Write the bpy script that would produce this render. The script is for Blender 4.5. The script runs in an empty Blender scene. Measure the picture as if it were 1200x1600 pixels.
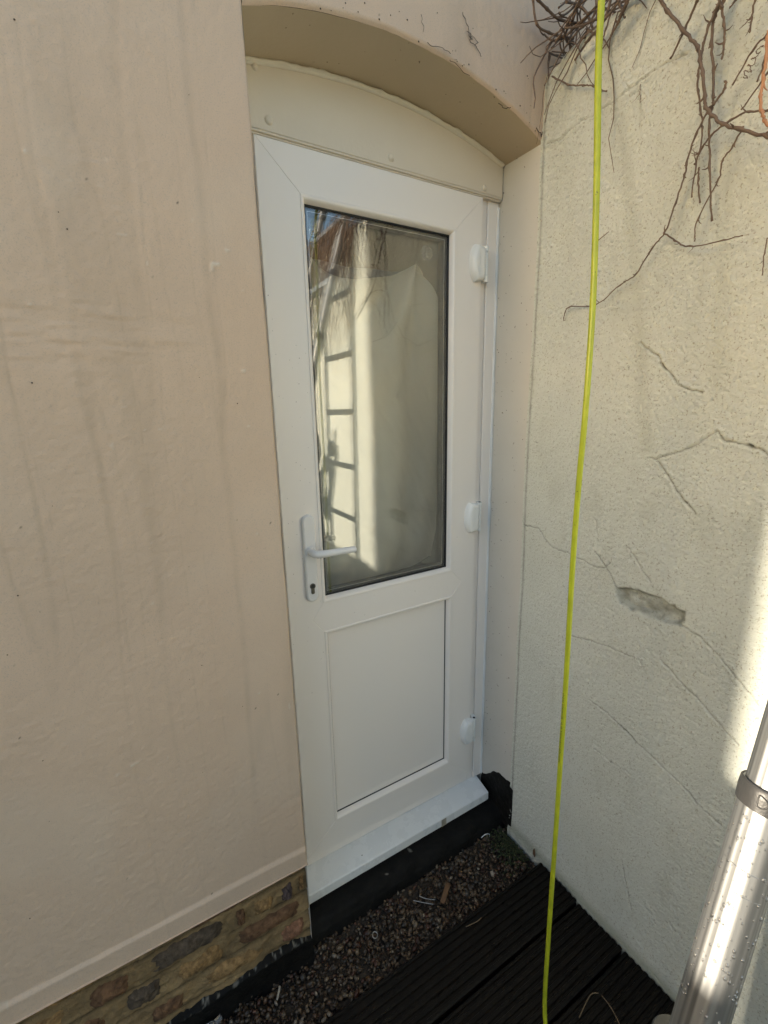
import bpy, bmesh, math, random
import numpy as np
from mathutils import Vector, Matrix
random.seed(7)
rad = math.radians
sc = bpy.context.scene
COL = sc.collection

# ------------------------------------------------------------------ camera
# world: x along the house wall, y into the house, z up; camera stands at x=0 y=0, 1.6 m up
F = 700.0                                        # focal length in pixels of the 1200x1600 photograph
AX = np.array([0.86333416, -0.13080665, 0.4873846])      # world axes seen in camera space (x right, y down, z forward)
AY = np.array([-0.50416684, -0.18209046, 0.84419125])
AD = np.array([0.02167775, 0.97454229, 0.22315329])      # world down
EYE = 1.6
cam = bpy.data.cameras.new('camera')
cam.sensor_fit = 'VERTICAL'; cam.sensor_height = 32.0; cam.sensor_width = 24.0
cam.lens = F / 1600.0 * 32.0
cam.clip_start = 0.01; cam.clip_end = 3000
camo = bpy.data.objects.new('camera', cam); COL.objects.link(camo)
right = Vector((AX[0], AY[0], -AD[0])); down = Vector((AX[1], AY[1], -AD[1])); fwd = Vector((AX[2], AY[2], -AD[2]))
m = Matrix.Identity(4)
for i in range(3):
    m[i][0] = right[i]; m[i][1] = -down[i]; m[i][2] = -fwd[i]
m[2][3] = EYE
camo.matrix_world = m
sc.camera = camo

# ------------------------------------------------------------------ light
SUN_AZ, SUN_EL = 274.5, 10.0                      # azimuth clockwise from +y
wd = bpy.data.worlds.new('World'); sc.world = wd; wd.use_nodes = True
nt = wd.node_tree; bg = nt.nodes['Background']
sky = nt.nodes.new('ShaderNodeTexSky'); sky.sky_type = 'NISHITA'; sky.sun_disc = False
sky.sun_elevation = rad(SUN_EL); sky.sun_rotation = rad(SUN_AZ)
sky.altitude = 50; sky.air_density = 1.0; sky.dust_density = 1.5; sky.ozone_density = 1.0
nt.links.new(sky.outputs[0], bg.inputs[0]); bg.inputs[1].default_value = 0.14
sl = bpy.data.lights.new('sun', 'SUN'); sl.energy = 3.8; sl.angle = rad(0.53); sl.color = (1.0, 0.87, 0.68)
so = bpy.data.objects.new('sun', sl); COL.objects.link(so)
az, el = rad(SUN_AZ), rad(SUN_EL)
tosun = Vector((math.sin(az) * math.cos(el), math.cos(az) * math.cos(el), math.sin(el)))
so.rotation_euler = tosun.to_track_quat('Z', 'Y').to_euler()
so.location = (-8, 3, 6)
vs = sc.view_settings
vs.view_transform = 'Standard'; vs.look = 'None'; vs.gamma = 1.0; vs.exposure = 1.62
vs.use_curve_mapping = False
sc.cycles.max_bounces = 10; sc.cycles.diffuse_bounces = 6; sc.cycles.glossy_bounces = 5
sc.cycles.transparent_max_bounces = 16
sc.cycles.use_denoising = True
sc.cycles.sample_clamp_indirect = 6.0

# ------------------------------------------------------------------ helpers
def ray(px, py):
    d = np.array([px - 600.0, py - 800.0, F]); return np.array([d @ AX, d @ AY, -(d @ AD)])
def onY(px, py, y):
    r = ray(px, py); p = r * (y / r[1]); return (p[0], p[1], p[2] + EYE)
def onX(px, py, x):
    r = ray(px, py); p = r * (x / r[0]); return (p[0], p[1], p[2] + EYE)
def onZ(px, py, z):
    r = ray(px, py); p = r * ((z - EYE) / r[2]); return (p[0], p[1], p[2] + EYE)

def tag(o, label=None, cat=None, group=None, kind=None):
    if label: o['label'] = label
    if cat: o['category'] = cat
    if group: o['group'] = group
    if kind: o['kind'] = kind
    return o
def thing(name, loc, label=None, cat=None, group=None, kind=None):
    o = bpy.data.objects.new(name, None); o.empty_display_size = 0.05
    COL.objects.link(o); o.location = loc
    return tag(o, label, cat, group, kind)
def par(o, parent):
    o.parent = parent
    L = Vector(parent.location)
    pp = parent.parent
    while pp is not None:
        L += Vector(pp.location); pp = pp.parent
    o.location = Vector(o.location) - L if parent.type == 'EMPTY' else o.location
def mk(name, verts, faces, mat, parent=None, smooth=True, angle=35, cols=None):
    if cols is None and mat.name == 'brushed_aluminium': cols = np.ones(len(verts))
    me = bpy.data.meshes.new(name)
    verts = np.asarray(verts, dtype=np.float32)
    if isinstance(faces, np.ndarray):
        n, k = faces.shape
        me.vertices.add(len(verts)); me.vertices.foreach_set('co', verts.ravel())
        me.loops.add(n * k); me.loops.foreach_set('vertex_index', faces.astype(np.int32).ravel())
        me.polygons.add(n); me.polygons.foreach_set('loop_start', np.arange(0, n * k, k, dtype=np.int32))
        try: me.polygons.foreach_set('loop_total', np.full(n, k, dtype=np.int32))
        except Exception: pass
        me.update(calc_edges=True); me.validate()
    else:
        me.from_pydata([tuple(map(float, v)) for v in verts], [], faces); me.update()
    if smooth:
        me.polygons.foreach_set('use_smooth', np.ones(len(me.polygons), dtype=bool))
        if angle and len(me.polygons) < 60000: me.set_sharp_from_angle(angle=rad(angle))
    if cols is not None:
        a = me.color_attributes.new('col', 'FLOAT_COLOR', 'POINT')
        c = np.ones((len(verts), 4), dtype=np.float32); cols = np.asarray(cols)
        if cols.ndim == 1: c[:, :3] = cols[:, None]
        else: c[:, :cols.shape[1]] = cols
        a.data.foreach_set('color', c.ravel())
    me.materials.append(mat)
    o = bpy.data.objects.new(name, me); COL.objects.link(o)
    if parent is not None: par(o, parent)
    return o
def fixn(o):
    bm = bmesh.new(); bm.from_mesh(o.data); bmesh.ops.recalc_face_normals(bm, faces=bm.faces); bm.to_mesh(o.data); bm.free(); return o
class MB:
    def __init__(s): s.v = []; s.f = []; s.c = []
    def add(s, v, f, col=None):
        b = len(s.v); s.v += [tuple(p) for p in v]; s.f += [tuple(i + b for i in q) for q in f]
        s.c += [col if col is not None else (1, 1, 1)] * len(v)
    def build(s, name, mat, parent=None, smooth=True, angle=35, usecol=False, fix=False):
        o = mk(name, s.v, s.f, mat, parent, smooth, angle, np.array(s.c) if usecol else None)
        return fixn(o) if fix else o

def box(x0, x1, y0, y1, z0, z1):
    v = [(x0, y0, z0), (x1, y0, z0), (x1, y1, z0), (x0, y1, z0), (x0, y0, z1), (x1, y0, z1), (x1, y1, z1), (x0, y1, z1)]
    f = [(0, 3, 2, 1), (4, 5, 6, 7), (0, 1, 5, 4), (1, 2, 6, 5), (2, 3, 7, 6), (3, 0, 4, 7)]
    return v, f
def bbox(x0, x1, y0, y1, z0, z1, b=0.003, seg=2):
    bm = bmesh.new(); v, f = box(x0, x1, y0, y1, z0, z1)
    vv = [bm.verts.new(p) for p in v]; [bm.faces.new([vv[i] for i in q]) for q in f]
    bmesh.ops.bevel(bm, geom=list(bm.edges), offset=b, segments=seg, affect='EDGES', profile=0.5)
    bm.verts.index_update()
    V = [tuple(p.co) for p in bm.verts]; Fc = [tuple(p.index for p in q.verts) for q in bm.faces]
    bm.free(); return V, Fc
def smooth_path(pts, n=6):
    P = [np.array(p, float) for p in pts]
    if len(P) < 3: return P
    out = []
    for i in range(len(P) - 1):
        p0 = P[max(i - 1, 0)]; p1 = P[i]; p2 = P[i + 1]; p3 = P[min(i + 2, len(P) - 1)]
        for k in range(n):
            t = k / n
            out.append(0.5 * ((2 * p1) + (-p0 + p2) * t + (2 * p0 - 5 * p1 + 4 * p2 - p3) * t * t + (-p0 + 3 * p1 - 3 * p2 + p3) * t ** 3))
    out.append(P[-1]); return out
def tube(path, r, ns=8, cap=True, flute=None):
    P = [np.array(p, float) for p in path]; n = len(P)
    R = r if hasattr(r, '__len__') else [r] * n
    T = [P[min(i + 1, n - 1)] - P[max(i - 1, 0)] for i in range(n)]
    T = [t / (np.linalg.norm(t) + 1e-9) for t in T]
    u = np.cross(T[0], (0.31, 0.17, 0.93)); u /= np.linalg.norm(u) + 1e-9
    V = []; Fc = []
    for i in range(n):
        u = u - T[i] * (u @ T[i]); u /= np.linalg.norm(u) + 1e-9
        w = np.cross(T[i], u)
        for k in range(ns):
            a = 2 * math.pi * k / ns; rr = R[i] + (flute[k % len(flute)] if flute else 0)
            V.append(tuple(P[i] + rr * (math.cos(a) * u + math.sin(a) * w)))
    for i in range(n - 1):
        for k in range(ns):
            a = i * ns + k; b = i * ns + (k + 1) % ns; Fc.append((a, b, b + ns, a + ns))
    if cap:
        Fc.append(tuple(range(ns - 1, -1, -1))); Fc.append(tuple((n - 1) * ns + k for k in range(ns)))
    return V, Fc
def offset_poly(poly, d):
    n = len(poly); out = []
    A = sum(poly[i][0] * poly[(i + 1) % n][1] - poly[(i + 1) % n][0] * poly[i][1] for i in range(n))
    s = 1 if A > 0 else -1
    for i in range(n):
        p0 = np.array(poly[i - 1]); p1 = np.array(poly[i]); p2 = np.array(poly[(i + 1) % n])
        e1 = (p1 - p0) / (np.linalg.norm(p1 - p0) + 1e-12); e2 = (p2 - p1) / (np.linalg.norm(p2 - p1) + 1e-12)
        n1 = s * np.array([-e1[1], e1[0]]); n2 = s * np.array([-e2[1], e2[0]])
        q = (n1 + n2) / (1 + n1 @ n2 + 1e-9); out.append(tuple(p1 + q * d))
    return out
def prism(poly, yf, yb, b=0.001, steps=None):
    """outline in x,z extruded from the front yf to the back yb with a chamfered front edge"""
    n = len(poly); rings = []
    prof = steps or [(b, yf), (0, yf + b)]
    for ins, y in prof:
        rings.append([(p[0], y, p[1]) for p in offset_poly(poly, ins)])
    rings.append([(p[0], yb, p[1]) for p in poly])
    V = [p for r in rings for p in r]; Fc = [tuple(range(n))]
    for k in range(len(rings) - 1):
        for i in range(n):
            a = k * n + i; c = k * n + (i + 1) % n; Fc.append((a, c, c + n, a + n))
    Fc.append(tuple((len(rings) - 1) * n + i for i in range(n - 1, -1, -1)))
    return V, Fc
def loop_sweep(x0, x1, z0, z1, prof):
    V = []; Fc = []
    for ins, y in prof:
        V += [(x0 + ins, y, z0 + ins), (x1 - ins, y, z0 + ins), (x1 - ins, y, z1 - ins), (x0 + ins, y, z1 - ins)]
    for k in range(len(prof) - 1):
        for i in range(4):
            a = k * 4 + i; c = k * 4 + (i + 1) % 4; Fc.append((a, c, c + 4, a + 4))
    return V, Fc

# numpy noise
def _h(ix, iy, s):
    n = (ix.astype(np.int64) * 374761393 + iy.astype(np.int64) * 668265263 + s * 974634777) & 0x7fffffff
    n = ((n ^ (n >> 13)) * 1274126177) & 0x7fffffff
    return ((n ^ (n >> 16)) & 0xffff) / 65535.0
def vn(x, y, s=0):
    xi = np.floor(x); yi = np.floor(y); fx = x - xi; fy = y - yi
    fx = fx * fx * (3 - 2 * fx); fy = fy * fy * (3 - 2 * fy)
    a = _h(xi, yi, s); b = _h(xi + 1, yi, s); c = _h(xi, yi + 1, s); d = _h(xi + 1, yi + 1, s)
    return (a * (1 - fx) + b * fx) * (1 - fy) + (c * (1 - fx) + d * fx) * fy
def fbm(x, y, o=4, s=0):
    t = 0; a = 0.5; n = 0
    for k in range(o):
        t = t + a * vn(x * 2 ** k + 17.3 * k, y * 2 ** k - 9.1 * k, s + k); n += a; a *= 0.5
    return t / n
def sstep(a, b, x):
    t = np.clip((x - a) / (b - a), 0, 1); return t * t * (3 - 2 * t)
def spaced(segs):
    out = [segs[0][0]]
    for a, b, d in segs:
        n = max(1, int(round((b - a) / d))); out += list(np.linspace(a, b, n + 1)[1:])
    return np.array(out)
def grid_faces(nr, nc, flip=False):
    i = np.arange(nr * nc).reshape(nr, nc)
    a, b, c, d = i[:-1, :-1], i[:-1, 1:], i[1:, 1:], i[1:, :-1]
    q = np.stack([a, b, c, d] if not flip else [a, d, c, b], -1)
    return q.reshape(-1, 4)
def segdist(x, y, pts):
    """distance to a polyline and the running position 0..1 along it"""
    best = np.full(x.shape, 9.0); pos = np.zeros(x.shape)
    n = len(pts) - 1
    for i in range(n):
        ax, ay = pts[i]; bx, by = pts[i + 1]; dx, dy = bx - ax, by - ay
        t = np.clip(((x - ax) * dx + (y - ay) * dy) / (dx * dx + dy * dy + 1e-12), 0, 1)
        d = np.hypot(x - ax - t * dx, y - ay - t * dy)
        mm = d < best; best[mm] = d[mm]; pos[mm] = ((i + t) / n)[mm]
    return best, pos

# ------------------------------------------------------------------ materials
def M(name, base, rough=0.6, metal=0.0, var=None, scale=8, vamt=0.5, bump=0, bscale=200, attr=None, spec=0.5,
      stretch=(1, 1, 1), rvar=0, detail=5, specks=None, coat=0, trans=0, subs=0):
    mt = bpy.data.materials.new(name); mt.use_nodes = True
    n = mt.node_tree.nodes; l = mt.node_tree.links; p = n['Principled BSDF']
    p.inputs['Roughness'].default_value = rough; p.inputs['Metallic'].default_value = metal
    p.inputs['Specular IOR Level'].default_value = spec
    p.inputs['Base Color'].default_value = (*base, 1)
    if coat: p.inputs['Coat Weight'].default_value = coat; p.inputs['Coat Roughness'].default_value = 0.1
    tc = n.new('ShaderNodeTexCoord'); mp = n.new('ShaderNodeMapping'); mp.inputs['Scale'].default_value = stretch
    l.new(tc.outputs['Object'], mp.inputs['Vector'])
    last = None
    def noise(s, d=detail, vec=mp):
        t = n.new('ShaderNodeTexNoise'); t.inputs['Scale'].default_value = s; t.inputs['Detail'].default_value = d
        t.inputs['Roughness'].default_value = 0.62
        l.new(vec.outputs['Vector' if vec is mp else 'Object'], t.inputs['Vector']); return t
    def mix(fac, a, b, mode='MIX'):
        x = n.new('ShaderNodeMix'); x.data_type = 'RGBA'; x.blend_type = mode
        for sock, val in ((x.inputs[0], fac), (x.inputs[6], a), (x.inputs[7], b)):
            if isinstance(val, bpy.types.NodeSocket): l.new(val, sock)
            elif isinstance(val, (int, float)): sock.default_value = val
            else: sock.default_value = (*val, 1)
        return x.outputs[2]
    def ramp(s, a, b):
        x = n.new('ShaderNodeMapRange'); x.inputs['From Min'].default_value = a; x.inputs['From Max'].default_value = b
        l.new(s, x.inputs['Value']); return x.outputs[0]
    last = base
    if var is not None:
        last = mix(ramp(noise(scale).outputs['Fac'], 0.5 - 0.2 / max(vamt, .1), 0.5 + 0.2 / max(vamt, .1)), base, var)
    if specks is not None:
        sc_, amt, colr = specks
        last = mix(ramp(noise(sc_, 2, tc).outputs['Fac'], 0.72 - amt, 0.74 - amt + 0.03), last, colr)
    if attr is not None:
        at = n.new('ShaderNodeAttribute'); at.attribute_name = 'col'
        if attr == 'mul': last = mix(1.0, last, at.outputs['Color'], 'MULTIPLY')
        else:
            sp = n.new('ShaderNodeSeparateColor'); l.new(at.outputs['Color'], sp.inputs[0])
            for ch, colr in zip(('Red', 'Green', 'Blue'), attr):
                if colr is not None: last = mix(sp.outputs[ch], last, colr)
    if isinstance(last, bpy.types.NodeSocket): l.new(last, p.inputs['Base Color'])
    if rvar:
        l.new(ramp(noise(scale * 2.3).outputs['Fac'], 0.3, 0.7), (q := n.new('ShaderNodeMapRange')).inputs['Value'])
        q.inputs['To Min'].default_value = max(0.03, rough - rvar); q.inputs['To Max'].default_value = min(1, rough + rvar)
        l.new(q.outputs[0], p.inputs['Roughness'])
    if bump:
        b = n.new('ShaderNodeBump'); b.inputs['Strength'].default_value = 1.0; b.inputs['Distance'].default_value = bump
        l.new(noise(bscale, 3).outputs['Fac'], b.inputs['Height']); l.new(b.outputs[0], p.inputs['Normal'])
    return mt

m_render = M('house_paint', (0.645, 0.495, 0.37), 0.62, var=(0.59, 0.45, 0.335), scale=5, vamt=0.6, bump=0.0005, bscale=260, specks=(420, 0.14, (0.53, 0.42, 0.33)),
             attr=((0.40, 0.31, 0.225), (0.66, 0.60, 0.51), (0.10, 0.09, 0.07)), spec=0.35, rvar=0.12)
m_head = M('arch_paint', (0.74, 0.66, 0.545), 0.5, var=(0.70, 0.62, 0.505), scale=9, bump=0.0006, bscale=120,
           attr=((0.25, 0.21, 0.15), (0.72, 0.68, 0.58), (0.09, 0.08, 0.06)), spec=0.4)
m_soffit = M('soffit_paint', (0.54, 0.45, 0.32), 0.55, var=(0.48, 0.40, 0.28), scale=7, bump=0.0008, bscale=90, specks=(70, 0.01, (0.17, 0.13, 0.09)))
m_reveal = M('reveal_paint', (0.58, 0.565, 0.52), 0.5, var=(0.53, 0.515, 0.47), scale=8, bump=0.0006, bscale=90, specks=(70, 0.015, (0.16, 0.14, 0.10)))
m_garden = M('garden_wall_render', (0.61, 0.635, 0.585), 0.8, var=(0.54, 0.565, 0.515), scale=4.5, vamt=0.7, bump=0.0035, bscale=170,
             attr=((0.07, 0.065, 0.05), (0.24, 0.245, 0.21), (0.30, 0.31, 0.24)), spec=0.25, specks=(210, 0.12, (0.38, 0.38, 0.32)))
m_upvc = M('white_upvc', (0.88, 0.82, 0.765), 0.3, spec=0.5)
m_upvc2 = M('white_hinge_plastic', (0.84, 0.84, 0.82), 0.28, var=(0.81, 0.81, 0.79), scale=20)
m_sill = M('white_sill', (0.82, 0.825, 0.82), 0.28, var=(0.76, 0.765, 0.75), scale=7, specks=(70, -0.04, (0.33, 0.31, 0.27)), rvar=0.08)
m_gasket = M('black_gasket', (0.012, 0.013, 0.015), 0.5)
m_spacer = M('spacer_bar', (0.03, 0.033, 0.036), 0.35, metal=0.3)
m_silver = M('silver_line', (0.55, 0.55, 0.55), 0.3, metal=1)
m_handle = M('white_handle', (0.82, 0.80, 0.79), 0.25, var=(0.79, 0.77, 0.75), scale=25)
m_chrome = M('cylinder_metal', (0.20, 0.19, 0.165), 0.38, metal=1, var=(0.10, 0.095, 0.08), scale=90)
m_black = M('keyhole_black', (0.01, 0.01, 0.01), 0.6)
m_caulk = M('caulk', (0.78, 0.74, 0.64), 0.45, var=(0.70, 0.65, 0.54), scale=30, bump=0.0006, bscale=120)
m_caulkw = M('white_caulk', (0.80, 0.81, 0.82), 0.4, var=(0.66, 0.66, 0.65), scale=24, specks=(60, -0.02, (0.12, 0.11, 0.09)))
m_tape = M('tape', (0.45, 0.41, 0.33), 0.3, var=(0.2, 0.18, 0.14), scale=60)
m_mortar = M('old_mortar', (0.34, 0.235, 0.115), 0.9, var=(0.19, 0.13, 0.066), scale=40, vamt=0.7, bump=0.006, bscale=120, attr='mul', detail=8)
m_brick = M('stock_brick', (1, 1, 1), 0.85, var=(0.45, 0.42, 0.38), scale=70, vamt=1.4, bump=0.006, bscale=140, attr='mul', detail=8)
m_bitumen = M('black_bitumen', (0.005, 0.005, 0.0055), 0.6, spec=0.12, var=(0.014, 0.013, 0.011), scale=18, bump=0.003, bscale=60, rvar=0.18, attr=((0.35, 0.33, 0.28), None, None))
m_pebble = M('pebble', (1, 1, 1), 0.45, var=(0.72, 0.7, 0.66), scale=120, attr='mul', rvar=0.15)
m_soil = M('damp_soil', (0.030, 0.021, 0.014), 0.8, var=(0.05, 0.035, 0.022), scale=40, bump=0.006, bscale=70)
m_deck = M('wet_deck_wood', (0.0075, 0.0048, 0.0028), 0.38, spec=0.22, var=(0.003, 0.0022, 0.0016), scale=5, vamt=0.9, stretch=(1, 9, 9), bump=0.0012, bscale=60, rvar=0.2, detail=8)
m_ground = M('yard_ground', (0.055, 0.052, 0.042), 0.9, var=(0.06, 0.07, 0.035), scale=2, bump=0.02, bscale=20)
m_alu = M('brushed_aluminium', (0.40, 0.41, 0.415), 0.55, metal=1.0, attr='mul')
m_plast = M('grey_collar_plastic', (0.045, 0.045, 0.046), 0.4, var=(0.03, 0.03, 0.03), scale=40, bump=0.0004, bscale=200)
m_hose = M('lime_hose', (0.47, 0.53, 0.03), 0.26, var=(0.33, 0.38, 0.025), scale=26, vamt=0.8, specks=(160, 0.03, (0.20, 0.21, 0.03)), spec=0.5)
m_ink = M('black_ink', (0.02, 0.025, 0.01), 0.6)
m_vine = M('dead_vine_bark', (0.11, 0.07, 0.05), 0.8, var=(0.20, 0.145, 0.11), scale=60, bump=0.002, bscale=220)
m_vine_sunlit = M('sunlit_vine_bark', (0.42, 0.19, 0.10), 0.7, var=(0.50, 0.28, 0.16), scale=60, bump=0.001, bscale=220)  # lit copy of the vine bark: sunlight put into the orange colour
m_sheet = M('cream_sheet', (0.70, 0.67, 0.57), 0.8, var=(0.65, 0.62, 0.52), scale=4)
m_reflection_cloth = M('bluish_reflection_cloth', (0.30, 0.32, 0.36), 0.8, var=(0.25, 0.265, 0.30), scale=5)  # bluish reflection in the glass put into a cloth colour
m_room = M('dark_room', (0.05, 0.05, 0.052), 0.9)
m_twig = M('dry_twig', (0.20, 0.14, 0.085), 0.8, var=(0.13, 0.09, 0.05), scale=40)
m_rust = M('rusty_offcut', (0.15, 0.075, 0.03), 0.7, var=(0.10, 0.05, 0.02), scale=50)
m_wire = M('wire_metal', (0.30, 0.29, 0.27), 0.45, metal=0.8)
m_moss = M('moss', (0.045, 0.055, 0.016), 0.95, var=(0.02, 0.028, 0.01), scale=60, bump=0.006, bscale=200)
m_leaf = M('dead_leaf', (0.16, 0.085, 0.04), 0.7, var=(0.07, 0.04, 0.02), scale=50)
m_jacket = M('dark_jacket', (0.03, 0.035, 0.05), 0.8, var=(0.02, 0.022, 0.03), scale=20)
m_skin = M('skin', (0.50, 0.32, 0.24), 0.5)
m_hair = M('hair', (0.04, 0.028, 0.02), 0.6)
m_phone = M('phone_body', (0.02, 0.02, 0.022), 0.25)
m_water = bpy.data.materials.new('water_drop'); m_water.use_nodes = True
_p = m_water.node_tree.nodes['Principled BSDF']; _p.inputs['Transmission Weight'].default_value = 1; _p.inputs['IOR'].default_value = 1.33; _p.inputs['Roughness'].default_value = 0.02
m_clear = bpy.data.materials.new('clear_plastic'); m_clear.use_nodes = True
_p = m_clear.node_tree.nodes['Principled BSDF']; _p.inputs['Transmission Weight'].default_value = 0.9; _p.inputs['IOR'].default_value = 1.45; _p.inputs['Roughness'].default_value = 0.08
_p.inputs['Base Color'].default_value = (0.9, 0.92, 0.92, 1)
def glass_mat(name, f0=0.05, tint=(0.93, 0.96, 0.94)):
    """thin window glass: Schlick reflection over clear transmission"""
    mt = bpy.data.materials.new(name); mt.use_nodes = True
    n = mt.node_tree.nodes; l = mt.node_tree.links; n.clear()
    out = n.new('ShaderNodeOutputMaterial'); mx = n.new('ShaderNodeMixShader'); tr = n.new('ShaderNodeBsdfTransparent'); gl = n.new('ShaderNodeBsdfGlossy')
    tr.inputs[0].default_value = (*tint, 1); gl.inputs['Roughness'].default_value = 0.0
    ge = n.new('ShaderNodeNewGeometry'); dt = n.new('ShaderNodeVectorMath'); dt.operation = 'DOT_PRODUCT'
    l.new(ge.outputs['Incoming'], dt.inputs[0]); l.new(ge.outputs['Normal'], dt.inputs[1])
    def mth(op, a, b=None):
        x = n.new('ShaderNodeMath'); x.operation = op
        for k, v in enumerate((a, b)):
            if v is None: continue
            if isinstance(v, float): x.inputs[k].default_value = v
            else: l.new(v, x.inputs[k])
        return x.outputs[0]
    c = mth('ABSOLUTE', dt.outputs['Value']); om = mth('SUBTRACT', 1.0, c); p5 = mth('POWER', om, 5.0)
    fr = mth('ADD', mth('MULTIPLY', p5, 1.0 - f0), f0)
    l.new(fr, mx.inputs[0]); l.new(tr.outputs[0], mx.inputs[1]); l.new(gl.outputs[0], mx.inputs[2]); l.new(mx.outputs[0], out.inputs[0])
    return mt
m_water = glass_mat('rain_drop', 0.28, (0.97, 0.97, 0.97))
m_glass = glass_mat('window_glass', 0.14, (0.985, 0.99, 0.985))

# ------------------------------------------------------------------ main dimensions (metres)
XL, XR = 0.300, 1.103         # door opening
YW = 1.0                      # front of the house wall
YD = 1.155                    # front of the door leaf
YF = 1.170                    # front of the fixed frame
ZB = EYE - 1.242              # bottom edge of the house render
WTOP = EYE + 0.887            # top of the garden wall
XHL = -7.25                    # far left corner of the house
HTOP = 5.2
def arch_f(x): return EYE - 0.2875 + np.sqrt(np.maximum(1.0870 ** 2 - (x - 0.6653) ** 2, 0))
def arch_b(x): return EYE - 0.7492 + np.sqrt(np.maximum(1.5293 ** 2 - (x - 0.6514) ** 2, 0))

# ------------------------------------------------------------------ ground, gravel bed, decking
mk('ground', [(-400, -400, -0.16), (400, -400, -0.16), (400, 400, -0.16), (-400, 400, -0.16)], [(0, 1, 2, 3)], m_ground, smooth=False)['kind'] = 'structure'
gx = spaced([(-3.0, -0.5, 0.05), (-0.5, 1.10, 0.01)]); gy = spaced([(0.78, 1.06, 0.01)])
GX, GY = np.meshgrid(gx, gy)
def bed_z(x, y): return -0.020 + 0.012 * fbm(x * 9, y * 9, 3, 5) + 0.02 * sstep(0.99, 1.05, y)
v = np.stack([GX, GY, bed_z(GX, GY) - 0.014], -1).reshape(-1, 3)
mk('gravel_bed', v, grid_faces(*GX.shape), m_soil)['kind'] = 'structure'

deck = thing('decking', (0, 0.2, 0), kind='structure')
prof = []
W = 0.150
prof = [(0, -0.03), (0, -0.004), (0.004, 0)]
ng = 7
for k in range(ng):
    c = 0.016 + k * (W - 0.032) / (ng - 1)
    prof += [(c - 0.0055, 0), (c - 0.0035, -0.0042), (c + 0.0035, -0.0042), (c + 0.0055, 0)]
prof += [(W - 0.004, 0), (W, -0.004), (W, -0.03)]
xs = spaced([(-3.2, -0.4, 0.35), (-0.4, 1.098, 0.03)])
for k in range(26):
    y1 = 0.842 - k * 0.157
    rnd = random.Random(k); dz = rnd.uniform(-0.002, 0.002); tl = rnd.uniform(-0.004, 0.004)
    V = []
    for x in xs:
        for (py_, pz) in prof:
            wob = 0.0009 * math.sin(x * 7 + k * 2 + py_ * 30)
            V.append((x, y1 - py_ , 0.012 + pz + dz + tl * (py_ / W) + wob))
    npf = len(prof); Fc = []
    for i in range(len(xs) - 1):
        for j in range(npf - 1):
            a = i * npf + j; Fc.append((a, a + 1, a + 1 + npf, a + npf))
        a = i * npf; Fc.append((a + npf - 1, a, a + npf, a + 2 * npf - 1))
    Fc.append(tuple(range(npf - 1, -1, -1))); Fc.append(tuple((len(xs) - 1) * npf + j for j in range(npf)))
    b = fixn(mk('board', V, Fc, m_deck, deck, True, 25))
jo = MB()
for x in (-2.6, -1.6, -0.6, 0.4, 1.05): jo.add(*box(x, x + 0.045, -3.2, 0.83, -0.14, -0.021))
jo.build('joist', m_deck, deck, False)

# ------------------------------------------------------------------ house
house = thing('house', (0, 1.1, 0), 'beige rendered house wall with arched door recess and bare brick base', 'house')
def wall_disp(x, z):
    """outward relief of the painted render, in metres, and three stain masks"""
    und = 0.004 * (fbm(x * 2.2, z * 2.2, 3, 11) - 0.5)
    patch = sstep(0.44, 0.68, fbm(x * 3.1 + 4, z * 3.1, 3, 21))
    peel = (fbm(x * 150, z * 150, 2, 31) - 0.5) * (0.0006 + 0.0009 * patch) + (fbm(x * 45, z * 60, 2, 33) - 0.5) * (0.0002 + 0.0010 * patch)
    # trowel ridge running across at mid height
    zc = EYE + 0.16 + 0.05 * np.sin(x * 3.0) - 0.16 * (x + 0.1)
    rid = np.exp(-((z - zc) / 0.05) ** 2) * (fbm(x * 9, z * 65, 3, 41) - 0.5) * 0.0075 * sstep(0.32, -0.05, x)
    low = sstep(EYE - 0.75, EYE - 1.15, z)
    rough = low * (fbm(x * 55, z * 55, 2, 43) - 0.5) * 0.0008
    # runs of old drips: narrow, almost vertical
    col = x * 30 + 0.55 * fbm(x * 3, z * 3.0, 2, 51) * 2
    r1 = 1 - np.abs(2 * vn(col * 0.42, z * 0.5, 61) - 1); r2 = 1 - np.abs(2 * vn(col * 0.8 + 7, z * 0.8, 63) - 1)
    drip = sstep(0.90, 0.995, r1) * 0.9 + sstep(0.93, 0.995, r2) * 0.6
    drip = drip * (0.5 + 0.8 * vn(x * 60, z * 25, 65))
    drip = drip * sstep(0.25, 0.6, fbm(x * 2, z * 1.1, 3, 71))
    h = und + peel + rid + rough - drip * 0.0005
    nib = sstep(0.93, 0.97, vn(x * 70, z * 70, 81)) * sstep(0.55, 0.8, vn(x * 9, z * 9, 83))
    h = h + nib * 0.0014
    dots = sstep(0.975, 0.985, vn(x * 120, z * 120, 91)) * sstep(0.72, 0.85, vn(x * 12, z * 12, 93))
    stain = 0.18 * sstep(0.5, 0.75, fbm(x * 1.6 + 3, z * 1.2, 4, 95))
    return h, np.clip(drip * 0.25 + stain, 0, 1), np.clip(nib * 0.6 + 0.14 * sstep(0.5, 0.7, fbm(x * 4, z * 4, 3, 97)), 0, 1), dots
V = []; Fq = []; C = []; base = 0
def patch(X, Z, Yadd=None, flip=False):
    global base
    h, a, b, d = wall_disp(X, Z)
    Y = YW - h
    if Yadd is not None: Y = Y + Yadd
    V.append(np.stack([X, Y, Z], -1).reshape(-1, 3)); C.append(np.stack([a, b, d], -1).reshape(-1, 3))
    Fq.append(grid_faces(*X.shape, flip=flip) + base); base += X.size
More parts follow.
